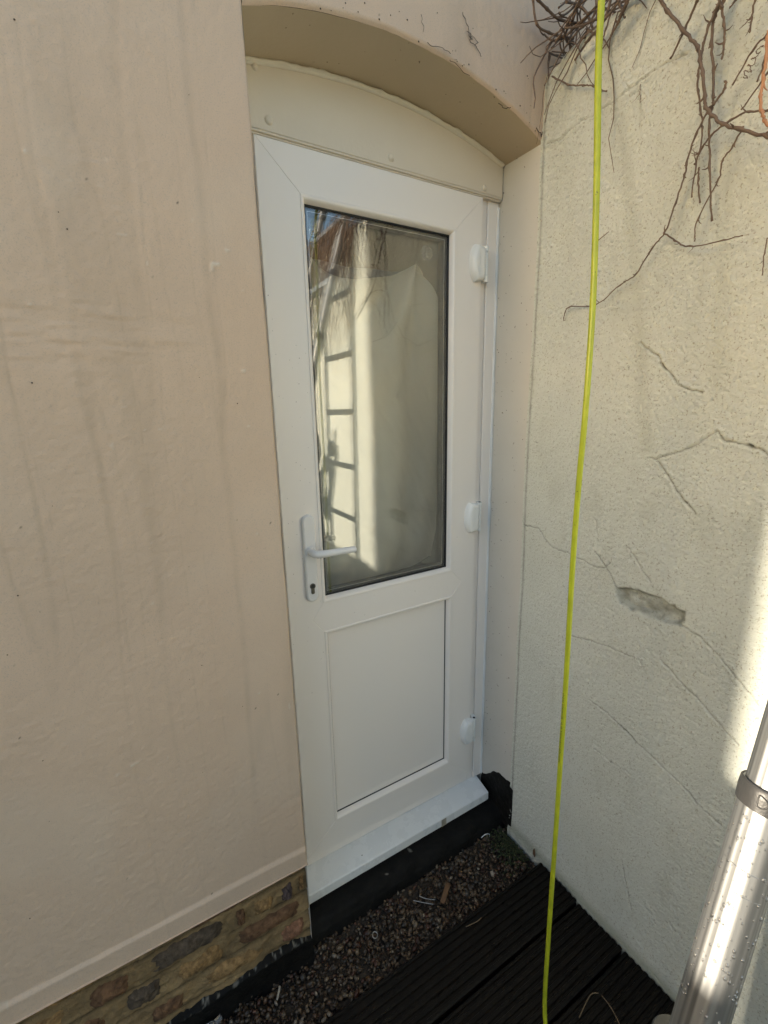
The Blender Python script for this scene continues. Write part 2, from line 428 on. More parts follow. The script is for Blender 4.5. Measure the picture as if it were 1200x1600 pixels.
# left field, with a rounded arris into the recess
xc = spaced([(XHL, -0.9, 0.25), (-0.9, -0.45, 0.02), (-0.45, XL - 0.006, 0.0032)])
zc_ = spaced([(ZB, EYE + 0.78, 0.0034), (EYE + 0.78, EYE + 1.0, 0.02), (EYE + 1.0, HTOP, 0.3)])
xe = np.concatenate([xc, XL - 0.006 + 0.006 * np.sin(np.array([0.35, 0.75, 1.15, 1.57]))])
yadd = np.concatenate([np.zeros(len(xc)), 0.006 * (1 - np.cos(np.array([0.35, 0.75, 1.15, 1.57])))])
X, Z = np.meshgrid(xe, zc_)
wob = 0.0016 * (fbm(Z * 7, Z * 0 + 2, 3, 99) - 0.5) * 2 * sstep(XL - 0.1, XL, X)
lip = 0.0065 * sstep(ZB + 0.055 + 0.004 * np.sin(X * 9), ZB + 0.046, Z)          # bell-cast lip along the foot of the render
zr = Z + np.where(Z < ZB + 0.002, -0.010 * np.maximum(fbm(X * 25, X * 0, 4, 101) - 0.42, 0), 0)
patch(X + wob, zr, np.broadcast_to(yadd, X.shape) - lip)
# above the arch
xa = spaced([(XL, XR + 0.02, 0.0034)]); tt = np.concatenate([np.linspace(0, 0.3, 80), np.linspace(0.34, 1.0, 6), np.linspace(1.4, HTOP - EYE - 0.7, 6)])
X, T = np.meshgrid(xa, tt)
edge = 0.0035 * (fbm(X * 22, X * 0 + 1, 4, 111) - 0.5)
Z = arch_f(X) + edge * (T < 0.004) + T
patch(X, np.minimum(Z, HTOP), 0.006 * sstep(0.006, 0.0, T))
# right of the corner, above and behind the garden wall
xr_ = spaced([(XR + 0.02, 1.9, 0.006), (1.9, 4.0, 0.3)]); zr_ = spaced([(EYE + 0.55, EYE + 1.6, 0.006), (EYE + 1.6, HTOP, 0.4)])
X, Z = np.meshgrid(xr_, zr_); patch(X, Z)
X, Z = np.meshgrid(spaced([(XR + 0.02, 4.0, 0.2)]), spaced([(-0.1, EYE + 0.55, 0.3)])); patch(X, Z)
mk('wall_render', np.concatenate(V), np.concatenate(Fq), m_render, house, cols=np.concatenate(C))
# underside lip of the render
V = []
for x in spaced([(XHL, XL, 0.02)]): V += [(x, YW - 0.0105, ZB), (x, YW + 0.02, ZB + 0.001)]
n = len(V) // 2
mk('render_edge', V, [(2 * i, 2 * i + 1, 2 * i + 3, 2 * i + 2) for i in range(n - 1)], m_render, house)
# soffit of the arch
xs_ = spaced([(XL - 0.004, XR + 0.02, 0.008)]); ts = np.linspace(0, 1, 16)
X, T = np.meshgrid(xs_, ts)
edge = 0.0035 * (fbm(X * 22, X * 0 + 1, 4, 111) - 0.5)
Zs = (arch_f(X) + edge) * (1 - T) + arch_b(X) * T + 0.0015 * (fbm(X * 12, T * 3, 3, 121) - 0.5)
Ys = (YW + 0.006) * (1 - T) + 1.19 * T
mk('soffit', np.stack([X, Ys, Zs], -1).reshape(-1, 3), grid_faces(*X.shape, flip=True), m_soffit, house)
# reveals (sides of the recess)
zz = spaced([(EYE - 1.56, EYE + 0.76, 0.012)]); yy = np.linspace(YW - 0.001, 1.30, 26)
Y, Z = np.meshgrid(yy, zz)
Xv = XR + 0.007 + 0.003 * (fbm(Y * 12, Z * 6, 3, 131) - 0.5)
mk('reveal', np.stack([Xv, Y, Z], -1).reshape(-1, 3), grid_faces(*Y.shape, flip=True), m_reveal, house)
Y, Z = np.meshgrid(np.linspace(YW + 0.006, 1.30, 20), zz)
mk('reveal', np.stack([np.full(Y.shape, XL), Y, Z], -1).reshape(-1, 3), grid_faces(*Y.shape), m_reveal, house)
# rest of the house shell: end wall, back wall, roof
sh = MB()
sh.add(*box(XHL, XHL + 0.2, YW + 0.02, 6.0, -0.1, HTOP)); sh.add(*box(3.8, 4.0, YW + 0.02, 6.0, -0.1, HTOP)); sh.add(*box(XHL, 4.0, 6.0, 6.2, -0.1, HTOP))
sh.add(*box(XHL, XL - 0.03, YW + 0.02, YW + 0.24, ZB + 0.03, HTOP - 0.01)); sh.add(*box(XR + 0.04, 3.8, YW + 0.02, YW + 0.24, 0, HTOP - 0.01)); sh.add(*box(XL - 0.03, XR + 0.04, YW + 0.205, YW + 0.24, EYE + 0.62, HTOP - 0.01))
sh.build('wall_core', m_room, house, False)
rf = MB(); rf.add([(XHL - 0.2, YW - 0.12, HTOP), (4.2, YW - 0.12, HTOP), (4.2, 3.6, HTOP + 1.5), (XHL - 0.2, 3.6, HTOP + 1.5), (4.2, 6.3, HTOP), (XHL - 0.2, 6.3, HTOP)],
       [(0, 1, 2, 3), (3, 2, 4, 5), (0, 3, 5), (1, 4, 2), (0, 5, 4, 1)])
rf.build('roof', M('roof_slate', (0.09, 0.09, 0.10), 0.7), house, False)
rm = MB(); rm.add(*box(-1.2, 2.6, YW + 0.26, 3.8, 0.0, EYE + 1.0)); rm.f = [q[::-1] for q in rm.f]
# the room keeps its front open where the door stands
rm.f = [q for q in rm.f if not all(abs(rm.v[i][1] - (YW + 0.26)) < 1e-6 for i in q)]
rm.build('room', m_room, house, False)

# brick base below the render
ZP0, ZP1 = EYE - 1.53, ZB + 0.001
YP = YW + 0.016
gx = spaced([(XHL, -0.8, 0.2), (-0.8, XL, 0.003)]); gz = spaced([(ZP0 - 0.06, ZP1 + 0.012, 0.003)])
X, Z = np.meshgrid(gx, gz)
hm = 0.012 * (fbm(X * 14, Z * 26, 3, 141) - 0.5) + 0.007 * (fbm(X * 60, Z * 80, 2, 143) - 0.5)
jz = np.zeros(X.shape)
for r_ in range(5): jz = np.maximum(jz, np.exp(-((Z - (ZP1 + 0.0275 - r_ * 0.074) - 0.006 * (fbm(X * 9, X * 0, 3, 149) - 0.5)) / 0.0045) ** 2))
jz = jz * sstep(0.3, 0.55, fbm(X * 13, Z * 13, 3, 147)); hm = hm - 0.006 * jz
tint = (1 - 0.5 * jz) * np.clip(1.05 + 0.9 * (fbm(X * 12, Z * 22, 5, 145) - 0.5), 0.5, 1.5) * np.clip(0.8 + 30 * (hm + 0.002), 0.6, 1.15)
cc = np.stack([tint * 1.0, tint * 0.98, tint * 0.93], -1).reshape(-1, 3)
base_o = mk('masonry_base', np.stack([X, YP - hm, Z], -1).reshape(-1, 3), grid_faces(*X.shape), m_mortar, house, cols=cc)
def brick(x0, x1, z0, z1, col, seed, proud=0.004, tiltz=0.0):
    nx, nz = 17, 8
    rnd = random.Random(seed); V = []; C = []
    for j in range(nz):
        for i in range(nx):
            u, w_ = i / (nx - 1) * 2 - 1, j / (nz - 1) * 2 - 1
            r = max(abs(u) ** 3, abs(w_) ** 3)
            x = (x0 + x1) / 2 + u * (x1 - x0) / 2 * (1 - 0.10 * abs(w_) ** 2.5) + rnd.uniform(-1, 1) * 0.003
            z = (z0 + z1) / 2 + w_ * (z1 - z0) / 2 * (1 - 0.20 * abs(u) ** 4) + rnd.uniform(-1, 1) * 0.0025 + tiltz * u
            y = YP - proud * (1 - r) + 0.012 * r - rnd.uniform(0, 1) * 0.007 * (1 - r)
            V.append((x, y, z)); k = rnd.uniform(0.7, 1.25) * (1.25 - 0.55 * r); C.append([c * k for c in col])
    Fc = [(j * nx + i, j * nx + i + 1, (j + 1) * nx + i + 1, (j + 1) * nx + i) for j in range(nz - 1) for i in range(nx - 1)]
    ring = [i for i in range(nx)] + [j * nx + nx - 1 for j in range(1, nz)] + [(nz - 1) * nx + i for i in range(nx - 2, -1, -1)] + [j * nx for j in range(nz - 2, 0, -1)]
    b0 = len(V)
    for i in ring: V.append((V[i][0], YP + 0.045, V[i][2])); C.append(C[i])
    for k in range(len(ring)):
        a, b = ring[k], ring[(k + 1) % len(ring)]; Fc.append((b, a, b0 + k, b0 + (k + 1) % len(ring)))
    return mk('brick', V, Fc, m_brick, base_o, True, 60, cols=np.array(C))
OCH = (0.36, 0.22, 0.09); DRK = (0.115, 0.085, 0.058); PUR = (0.12, 0.085, 0.08); RED = (0.30, 0.15, 0.085); BRN = (0.19, 0.10, 0.048)
seedc = 0
zc0 = ZP1 + 0.021; xrow = [XL - 0.004, XL - 0.004, XL - 0.003, XL - 0.004]
patt = [[(0.105, OCH), (0.21, BRN), (0.10, OCH), (0.215, OCH), (0.105, BRN), (0.21, OCH), (0.1, DRK), (0.21, OCH), (0.1, OCH)],
        [(0.02, OCH), (0.04, PUR), (0.07, OCH), (0.03, BRN), (0.212, DRK), (0.105, BRN), (0.2, OCH), (0.105, OCH), (0.21, BRN)],
        [(0.21, BRN), (0.14, OCH), (0.095, DRK), (0.205, BRN), (0.10, OCH), (0.21, OCH), (0.10, DRK), (0.21, OCH)],
        [(0.09, RED), (0.21, OCH), (0.10, BRN), (0.21, OCH), (0.1, BRN), (0.21, OCH), (0.1, DRK), (0.21, OCH)]]
for r in range(4):
    x = xrow[r]; ztop = zc0 - r * 0.074
    for (L, colr) in patt[r]:
        seedc += 1
        if x - L > -1.2:
            jit = random.uniform(-0.004, 0.004)
            brick(x - L, x - 0.006, ztop - 0.061 + jit, ztop + jit, colr, seedc, proud=0.006 if colr == OCH else 0.010)
        x -= L + 0.012
# black bitumen paint: foot of the wall, under the sill, bottom of the reveal
gx = spaced([(XHL, -0.8, 0.2), (-0.8, XL + 0.002, 0.003)]); tt = np.linspace(0, 1, 44)
X, T = np.meshgrid(gx, tt)
top = ZP0 + 0.012 + 0.020 * (fbm(X * 16, X * 0, 4, 151) - 0.5) + 0.012 * (fbm(X * 70, X * 0, 2, 153) - 0.5)
Zb = -0.06 * (1 - T) + top * T
Yb = YP - 0.012 - 0.010 * (fbm(X * 18, Zb * 18, 3, 155) - 0.5) + 0.016 * sstep(0.9, 1.0, T) - 0.012 * sstep(0.4, 0, T)
spk = sstep(0.86, 0.97, T) * sstep(0.66, 0.78, fbm(X * 130, Zb * 130, 2, 157)) * 0.6
mk('bitumen_band', np.stack([X, Yb, Zb], -1).reshape(-1, 3), grid_faces(*X.shape), m_bitumen, house, cols=np.stack([spk, spk * 0, spk * 0], -1).reshape(-1, 3))
# plinth under the door: rounded ledge then face
path = [(1.26, EYE - 1.543), (1.12, EYE - 1.546), (1.075, EYE - 1.548), (1.052, EYE - 1.556), (1.040, EYE - 1.575), (1.034, 0.01), (1.022, -0.06)]
pp = smooth_path([(p[0], p[1], 0) for p in path], 5)
gx = spaced([(XL - 0.003, XR + 0.012, 0.008)])
V = []; C = []
for q in pp:
    for x in gx:
        nn = float(fbm(np.array([x * 15]), np.array([q[1] * 15 + q[0] * 9]), 3, 161)[0] - 0.5)
        V.append((x, q[0] - 0.014 * nn, q[1] + 0.010 * nn))
        s = 0.5 if (vn(np.array([x * 160]), np.array([q[1] * 160 + q[0] * 110]), 163)[0] > 0.97) else 0
        C.append((s, 0, 0))
mk('bitumen_plinth', V, grid_faces(len(pp), len(gx), flip=True), m_bitumen, house, cols=np.array(C))
# black patch up the foot of the reveal, ragged top
Y, T = np.meshgrid(np.linspace(YW - 0.012, 1.16, 40), np.linspace(0, 1, 26))
top = EYE - 1.395 - 0.07 * sstep(1.06, 1.17, Y) + 0.025 * (fbm(Y * 30, Y * 0, 3, 171) - 0.5)
Zr = (EYE - 1.60) * (1 - T) + top * T
Xr = XR + 0.003 - 0.004 * fbm(Y * 25, Zr * 25, 3, 173) + 0.006 * sstep(0.9, 1, T)
mk('bitumen_patch', np.stack([Xr, Y, Zr], -1).reshape(-1, 3), grid_faces(*Y.shape, flip=True), m_bitumen, house, cols=np.zeros((Y.size, 3)))

# ------------------------------------------------------------------ garden wall
gwall = thing('garden_wall', (1.2, 0, 0), 'pale cracked roughcast garden wall meeting the house beside the door', 'wall')
def yz(pts): return [(onX(px, py, XR)[1], onX(px, py, XR)[2]) for px, py in pts]
CR = [  # pixel path, half width mm, extra wide spots (position, half width)
    ([(1002, 536), (1016, 548), (1030, 556), (1037, 573), (1049, 586), (1060, 601), (1075, 608), (1096, 614)], 1.3, [(0.42, 4)]),
    ([(1015, 717), (1026, 717), (1045, 711), (1067, 704), (1090, 693), (1105, 682), (1120, 674)], 1.0, []),
    ([(1121, 674), (1130, 689), (1150, 693), (1170, 697), (1185, 702), (1202, 710)], 1.4, [(0.62, 5)]),
    ([(1026, 718), (1045, 745), (1056, 765), (1066, 780), (1075, 790), (1085, 801)], 1.4, [(0.72, 4)]),
    ([(820, 821), (843, 825), (852, 843), (862, 855), (891, 866), (910, 875), (932, 888), (947, 886), (953, 879)], 1.2, []),
    ([(931, 862), (947, 886), (955, 900), (963, 918)], 1.4, []),
    ([(979, 852), (989, 866), (1004, 890), (1017, 909)], 0.9, []), ([(989, 866), (1008, 864)], 0.7, []),
    ([(889, 993), (917, 1000), (947, 1010), (970, 1020), (992, 1029)], 1.1, [(0.55, 2)]),
    ([(1032, 1031), (1056, 1057), (1082, 1085), (1097, 1100), (1115, 1120), (1132, 1141), (1153, 1163)], 1.2, [(0.45, 2)]),
    ([(1064, 976), (1097, 999), (1118, 1020), (1139, 1044), (1160, 1071), (1186, 1102)], 1.0, []),
    ([(921, 1093), (935, 1104), (950, 1115), (984, 1148), (1000, 1166), (1019, 1182), (1040, 1203), (1060, 1220), (1088, 1253), (1126, 1290)], 1.3, [(0.34, 4.5)]),
    ([(929, 1170), (953, 1189), (970, 1199), (988, 1211)], 0.7, [(0.4, 3)]),
    ([(972, 1344), (979, 1380), (983, 1400), (986, 1421)], 1.0, []),
    ([(855, 226), (880, 215), (893, 201), (910, 188), (928, 180), (959, 157), (997, 130), (1042, 98), (1073, 84)], 0.7, []),
    ([(930, 810), (933, 825), (936, 840)], 0.6, []), ([(1010, 1055), (1003, 1042), (998, 1030)], 0.5, [])]
HOLE = yz([(960, 921), (985, 917), (1030, 935), (1066, 955), (1063, 978), (1040, 975), (1000, 958), (970, 948)])
STAIN = [yz([(995, 130), (1000, 160), (1001, 196)]), yz([(940, 60), (965, 160), (985, 320), (1000, 520), (1010, 700)]), yz([(1150, 150), (1130, 420), (1120, 600)])]
gy_ = spaced([(-1.8, -0.9, 0.06), (-0.9, 0.05, 0.012), (0.05, 1.004, 0.0027)])
gz_ = spaced([(-0.12, -0.04, 0.02), (-0.04, WTOP - 0.03, 0.0027)])
Y, Z = np.meshgrid(gy_, gz_)
fine = sstep(-0.05, 0.06, Y)
und = 0.010 * (fbm(Y * 2.0, Z * 2.0, 3, 201) - 0.5) + 0.004 * (fbm(Y * 9, Z * 9, 3, 203) - 0.5)
grit = (fbm(Y * 150, Z * 150, 2, 205) - 0.5) * 0.0040 + (fbm(Y * 70, Z * 70, 2, 207) - 0.5) * 0.0010
smoothz = sstep(0.35, 0.65, fbm(Y * 3 + 8, Z * 2.2, 3, 209)) * 0.75 * sstep(EYE + 0.4, EYE - 0.5, Z)
h = und + grit * (1 - smoothz) * fine
dark = np.zeros(Y.shape); cem = np.zeros(Y.shape); st = np.zeros(Y.shape)
jit = 0.0030
Yj = Y + jit * (fbm(Y * 70, Z * 70, 2, 211) - 0.5) * 2; Zj = Z + jit * (fbm(Y * 70 + 40, Z * 70, 2, 213) - 0.5) * 2
for path_, hw, wide in CR:
    p2 = yz(path_)
    y0, y1 = min(p[0] for p in p2) - 0.02, max(p[0] for p in p2) + 0.02; z0, z1 = min(p[1] for p in p2) - 0.02, max(p[1] for p in p2) + 0.02
    mk_ = (Y > y0) & (Y < y1) & (Z > z0) & (Z < z1)
    d, pos = segdist(Yj[mk_], Zj[mk_], p2)
    w_ = np.full(d.shape, hw * 0.0008) * (0.75 + 0.7 * vn(pos * 23, pos * 0, 215))
    for (pc, ww) in wide: w_ = np.maximum(w_, ww * 0.0006 * np.exp(-((pos - pc) / 0.09) ** 2))
    k = sstep(w_ + 0.0014, w_ * 0.4, d)
    h[mk_] -= k * (0.003 + 1.2 * w_); h[mk_] += 0.0011 * np.exp(-((d - 0.006) / 0.004) ** 2) * (vn(pos * 9, pos * 0, 217) > 0.45)
    dark[mk_] = np.maximum(dark[mk_], k * np.clip(0.17 + w_ * 300, 0, 0.94))
# chipped-out patch
def inpoly(y, z, poly):
    c = np.zeros(y.shape, bool); j = len(poly) - 1
    for i in range(len(poly)):
        yi, zi = poly[i]; yj, zj = poly[j]
        hit = ((zi > z) != (zj > z)) & (y < (yj - yi) * (z - zi) / (zj - zi + 1e-12) + yi); c ^= hit; j = i
    return c
Yh = Y + 0.020 * (fbm(Y * 45, Z * 45, 3, 218) - 0.5); Zh = Z + 0.020 * (fbm(Y * 45 + 30, Z * 45, 3, 216) - 0.5)
dh, _ = segdist(Yh, Zh, HOLE + [HOLE[0]])
ins = inpoly(Yh, Zh, HOLE); sd = np.where(ins, dh, -dh)
kk = sstep(-0.004, 0.012, sd)
h -= kk * (0.018 + 0.014 * (fbm(Y * 60, Z * 60, 3, 219) - 0.5))
cem = np.maximum(cem, sstep(-0.004, 0.004, sd) * np.clip(0.55 + 1.3 * (fbm(Y * 40, Z * 60, 3, 221) - 0.4), 0.15, 1))
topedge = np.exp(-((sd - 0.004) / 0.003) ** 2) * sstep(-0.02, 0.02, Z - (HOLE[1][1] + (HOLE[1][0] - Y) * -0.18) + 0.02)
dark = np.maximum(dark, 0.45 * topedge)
for s_ in STAIN:
    d, pos = segdist(Y, Z, s_); st = np.maximum(st, 0.45 * np.exp(-(d / (0.018 if s_ is not STAIN[0] else 0.004)) ** 2) * (0.2 + 0.6 * fbm(Y * 30, Z * 8, 4, 223)))
st = np.maximum(st, 0.45 * sstep(EYE + 0.25, EYE + 0.9, Z) * sstep(0.42, 0.75, fbm(Y * 9, Z * 2.0, 5, 225)))
st = np.maximum(st, 0.16 * sstep(0.55, 0.85, fbm(Y * 20, Z * 6, 4, 227)) )
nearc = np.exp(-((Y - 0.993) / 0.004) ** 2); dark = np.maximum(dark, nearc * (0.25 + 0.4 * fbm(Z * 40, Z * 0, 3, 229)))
st = np.maximum(st, 0.7 * np.exp(-((Z - 0.02) / 0.025) ** 2))
pits = sstep(0.965, 0.985, vn(Y * 110, Z * 110, 231)) * sstep(0.5, 0.75, vn(Y * 9, Z * 9, 233)) * fine
h -= pits * 0.002; dark = np.maximum(dark, pits * 0.5)
foot = sstep(0.035, 0.0, Z) * (0.010 * (fbm(Y * 30, Z * 30, 3, 235) - 0.3)); h += foot
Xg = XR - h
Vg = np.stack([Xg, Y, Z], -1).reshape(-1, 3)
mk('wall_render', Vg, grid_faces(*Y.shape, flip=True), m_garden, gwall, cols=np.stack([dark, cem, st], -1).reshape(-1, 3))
# rounded coping and back
path = [(0, -0.03), (0.006, -0.012), (0.022, -0.002), (0.06, 0.004), (0.14, 0.004), (0.20, -0.006), (0.215, -0.04), (0.215, -2.6)]
gyc = spaced([(-1.8, -0.9, 0.1), (-0.9, 1.03, 0.02)])
V = []
for q in path:
    for y in gyc:
        nn = float(fbm(np.array([y * 12]), np.array([q[0] * 12]), 3, 241)[0] - 0.5) * (1 if q[1] > -0.02 else 0)
        ux = 0.010 * float(fbm(np.array([y * 2.0]), np.array([(WTOP - 0.03) * 2.0]), 3, 201)[0] - 0.5) if q[0] < 0.03 else 0
        V.append((XR - ux + q[0] + 0.006 * nn, y, WTOP + q[1] + 0.010 * nn - 0.035 * float(sstep(0.93, 1.0, np.array(y)))))
mk('coping', V, grid_faces(len(path), len(gyc), flip=True), m_garden, gwall, cols=np.tile([[0, 0.1, 0.35]], (len(V), 1)))
mk('wall_end', [(XR, -1.8, -0.1), (XR + 0.215, -1.8, -0.1), (XR + 0.215, -1.8, WTOP), (XR, -1.8, WTOP)], [(0, 1, 2, 3)], m_garden, gwall, False, cols=np.zeros((4, 3)))

# ------------------------------------------------------------------ door
door = thing('door', (0.70, 1.2, EYE - 1.48), 'white plastic half-glazed door with lever handle in the arched recess', 'door')
E0 = EYE
def P(*p): return [(x, z + E0) for x, z in p]
xo0, xo1, zo0, zo1 = 0.349, 1.034, -1.430, 0.612
xi0, xi1 = 0.452, 0.934
zt, zm1, zm0, zb_ = 0.513, -0.552, -0.643, -1.334
tipL, tipR, zmid = 0.4175, 0.976, -0.599
YB = YD + 0.055
def member(name, poly): return fixn(mk(name, *prism(poly, YD, YB, 0.0011), m_upvc, door, True, 20))
member('stile', P((xo0, zo1), (xo0, zo0), (xi0, zb_), (xi0, zm0), (tipL, zmid), (xi0, zm1), (xi0, zt)))
member('stile', P((xo1, zo1), (xi1, zt), (xi1, zm1), (tipR, zmid), (xi1, zm0), (xi1, zb_), (xo1, zo0)))
member('top_rail', P((xo0, zo1), (xi0, zt), (xi1, zt), (xo1, zo1)))
member('middle_rail', P((xi0, zm1), (tipL, zmid), (xi0, zm0), (xi1, zm0), (tipR, zmid), (xi1, zm1)))
member('bottom_rail', P((xo0, zo0), (xo1, zo0), (xi1, zb_), (xi0, zb_)))
bead = [(-0.0005, YD + 0.006), (-0.0005, YD - 0.0005), (0.0015, YD - 0.0022), (0.005, YD - 0.0022), (0.008, YD - 0.0005), (0.0112, YD + 0.0042), (0.0135, YD + 0.011), (0.0152, YD + 0.0165), (0.0152, YD + 0.024)]
fixn(mk('glazing_bead', *loop_sweep(xi0, xi1, zm1 + E0, zt + E0, bead), m_upvc, door, True, 30))
fixn(mk('panel_bead', *loop_sweep(xi0, xi1, zb_ + E0, zm0 + E0, bead), m_upvc, door, True, 30))
gz0, gz1, gx0, gx1 = zm1 + 0.0152, zt - 0.0152, xi0 + 0.0152, xi1 - 0.0152
YG = YD + 0.020
fixn(mk('gasket', *loop_sweep(gx0 - .001, gx1 + .001, gz0 + E0 - .001, gz1 + E0 + .001, [(0, YG - 0.005), (0.0035, YG - 0.0045), (0.0042, YG - 0.001), (0.0042, YG)]), m_gasket, door, True, 30))
fixn(mk('gasket', *loop_sweep(gx0 - .001, gx1 + .001, zb_ + 0.0152 + E0 - .001, zm0 - 0.0152 + E0 + .001, [(0, YG - 0.005), (0.002, YG - 0.0045), (0.0026, YG - 0.001), (0.0026, YG)]), m_gasket, door, True, 30))
mk('panel', *box(xi0, xi1, YG - 0.0015, YG + 0.02, zb_ + E0, zm0 + E0), m_upvc, door, False)
pane = mk('pane', *box(xi0 + 0.004, xi1 - 0.004, YG, YG + 0.004, zm1 + 0.004 + E0, zt - 0.004 + E0), m_glass, door, False)
pane2 = mk('pane', *box(xi0 + 0.004, xi1 - 0.004, YG + 0.020, YG + 0.024, zm1 + 0.004 + E0, zt - 0.004 + E0), m_glass, door, False)
fixn(mk('spacer_bar', *loop_sweep(gx0 - 0.008, gx1 + 0.008, gz0 + E0 - 0.008, gz1 + E0 + 0.008, [(0, YG + 0.0045), (0.0210, YG + 0.0045), (0.0215, YG + 0.0195), (0, YG + 0.0195)]), m_spacer, door, False))
fixn(mk('spacer_line', *loop_sweep(gx0 + 0.0100, gx1 - 0.0100, gz0 + E0 + 0.0100, gz1 + E0 - 0.0100, [(0, YG + 0.0042), (0.0012, YG + 0.0042), (0.0012, YG + 0.0045)]), m_silver, door, False))
# inner lining frame seen through the glass edge
fixn(mk('inner_bead', *loop_sweep(gx0 - 0.012, gx1 + 0.012, gz0 + E0 - 0.012, gz1 + E0 + 0.012, [(0.0, YG + 0.0242), (0.016, YG + 0.0242), (0.018, YG + 0.04), (0.0, YG + 0.04)]), m_gasket, door, False))
# fixed frame: jambs and head, threshold
def jamb(x0, x1, name='jamb', groove=None):
    o = MB()
    if groove:
        o.add(*bbox(x0, groove - 0.0008, YF, 1.235, E0 - 1.475, E0 + 0.66, 0.0012, 1)); o.add(*bbox(groove + 0.0008, x1, YF - 0.005, 1.235, E0 - 1.475, E0 + 0.66, 0.002, 1))
    else: o.add(*bbox(x0, x1, YF, 1.235, E0 - 1.475, E0 + 0.66, 0.0015, 1))
    return o.build(name, m_upvc, door, True, 30)
jamb(1.0355, 1.1085, groove=1.064); jamb(0.302, 0.346)
mk('frame_head', *box(0.3462, 1.0350, YF + 0.002, 1.235, E0 + 0.615, E0 + 0.66), m_upvc, door, False)
mk('threshold', *box(0.3462, 1.0350, YF + 0.002, 1.235, E0 - 1.475, E0 - 1.433), m_upvc, door, False)
# sill
sp = [(1.22, -1.476), (1.171, -1.478), (1.106, -1.497), (1.100, -1.499), (1.0975, -1.502), (1.0975, -1.532), (1.100, -1.535), (1.106, -1.535), (1.106, -1.545), (1.22, -1.545)]
xs_ = [0.304, 0.3065, 1.0855, 1.088]
V = []
for i, x in enumerate(xs_):
    for (y, z) in sp:
        s = 0.002 if i in (0, 3) else 0; V.append((x, y + (s if y < 1.11 else 0), z + E0 - (s if z > -1.50 else 0)))
n = len(sp); Fc = [tuple(range(n)), tuple(3 * n + i for i in range(n - 1, -1, -1))]
for k in range(3):
    for i in range(n): Fc.append((k * n + i, (k + 1) * n + i, (k + 1) * n + (i + 1) % n, k * n + (i + 1) % n))
sill = fixn(mk('sill', V, Fc, m_sill, door, True, 25))
a = onY(694, 1287, 1.0965)
tp = MB(); tp.add(*bbox(a[0] - 0.012, a[0] + 0.010, 1.0955, 1.0972, E0 - 1.533, E0 - 1.503, 0.0006, 1)); tp.add(*bbox(a[0] - 0.009, a[0] + 0.006, 1.0948, 1.0954, E0 - 1.528, E0 - 1.510, 0.0003, 1))
tp.build('tape', m_tape, door, True)
# sealant between frame and reveal
pts = []; rr = []
for z in np.arange(E0 - 1.47, E0 + 0.60, 0.015):
    nn = float(vn(np.array([z * 24]), np.array([3.0]), 251)[0] - 0.5); pts.append((XR + 0.004 + 0.002 * nn, YF - 0.004 + 0.003 * nn, z)); rr.append(0.0058 + 0.0035 * nn)
mk('sealant', *tube(pts, rr, 8), m_caulkw, door)
# arched head board
YH = 1.150
bx = np.linspace(0.302, XR + 0.004, 60)
poly = [(x, float(arch_b(np.array(x))) + 0.004) for x in bx[::-1]] + [(0.302, E0 + 0.622), (XR + 0.004, E0 + 0.622)]
hb = fixn(mk('head_board', *prism(poly, YH, YH + 0.05, 0.0012), m_head, door, True, 25, cols=None))
tr = MB()
tr.add(*bbox(0.302, XR + 0.003, YH + 0.0005, YH + 0.05, E0 + 0.6165, E0 + 0.6215, 0.001, 1)); tr.add(*bbox(0.302, XR + 0.002, YH + 0.004, YH + 0.05, E0 + 0.6125, E0 + 0.616, 0.0008, 1))
tr.build('drip_trim', m_head, door, True, 30)
pts = []; rr = []
for x in np.linspace(0.303, XR + 0.002, 120):
    nn = float(fbm(np.array([x * 40]), np.array([1.0]), 3, 261)[0] - 0.5); pts.append((x, YH - 0.001, float(arch_b(np.array(x))) - 0.004 + 0.003 * nn)); rr.append(0.0065 + 0.006 * nn * nn * 4 * (1 if nn > 0 else -0.4))
mk('arch_caulk', *tube(pts, rr, 8), m_caulk, door)
def dome(c, r, h, nrm='y', seg=14):
    V = [(c[0], c[1] - h, c[2])]; Fc = []
    for j, (k, hh) in enumerate(((0.45, 0.93), (0.8, 0.62), (1.0, 0.0))):
        for i in range(seg):
            a = 2 * math.pi * i / seg; V.append((c[0] + r * k * math.cos(a), c[1] - h * hh, c[2] + r * k * math.sin(a)))
    for i in range(seg): Fc.append((0, 1 + i, 1 + (i + 1) % seg))
    for j in range(2):
        for i in range(seg): Fc.append((1 + j * seg + i, 1 + (j + 1) * seg + i, 1 + (j + 1) * seg + (i + 1) % seg, 1 + j * seg + (i + 1) % seg))
    return V, Fc
for px, py, r in ((420, 188, 0.0105), (611, 246, 0.0105), (757, 294, 0.0095), (398, 104, 0.008)):
    c = onY(px, py, YH); fixn(mk('screw_cap', *dome((c[0], YH + 0.0006, c[2]), r, 0.006), m_head, door))
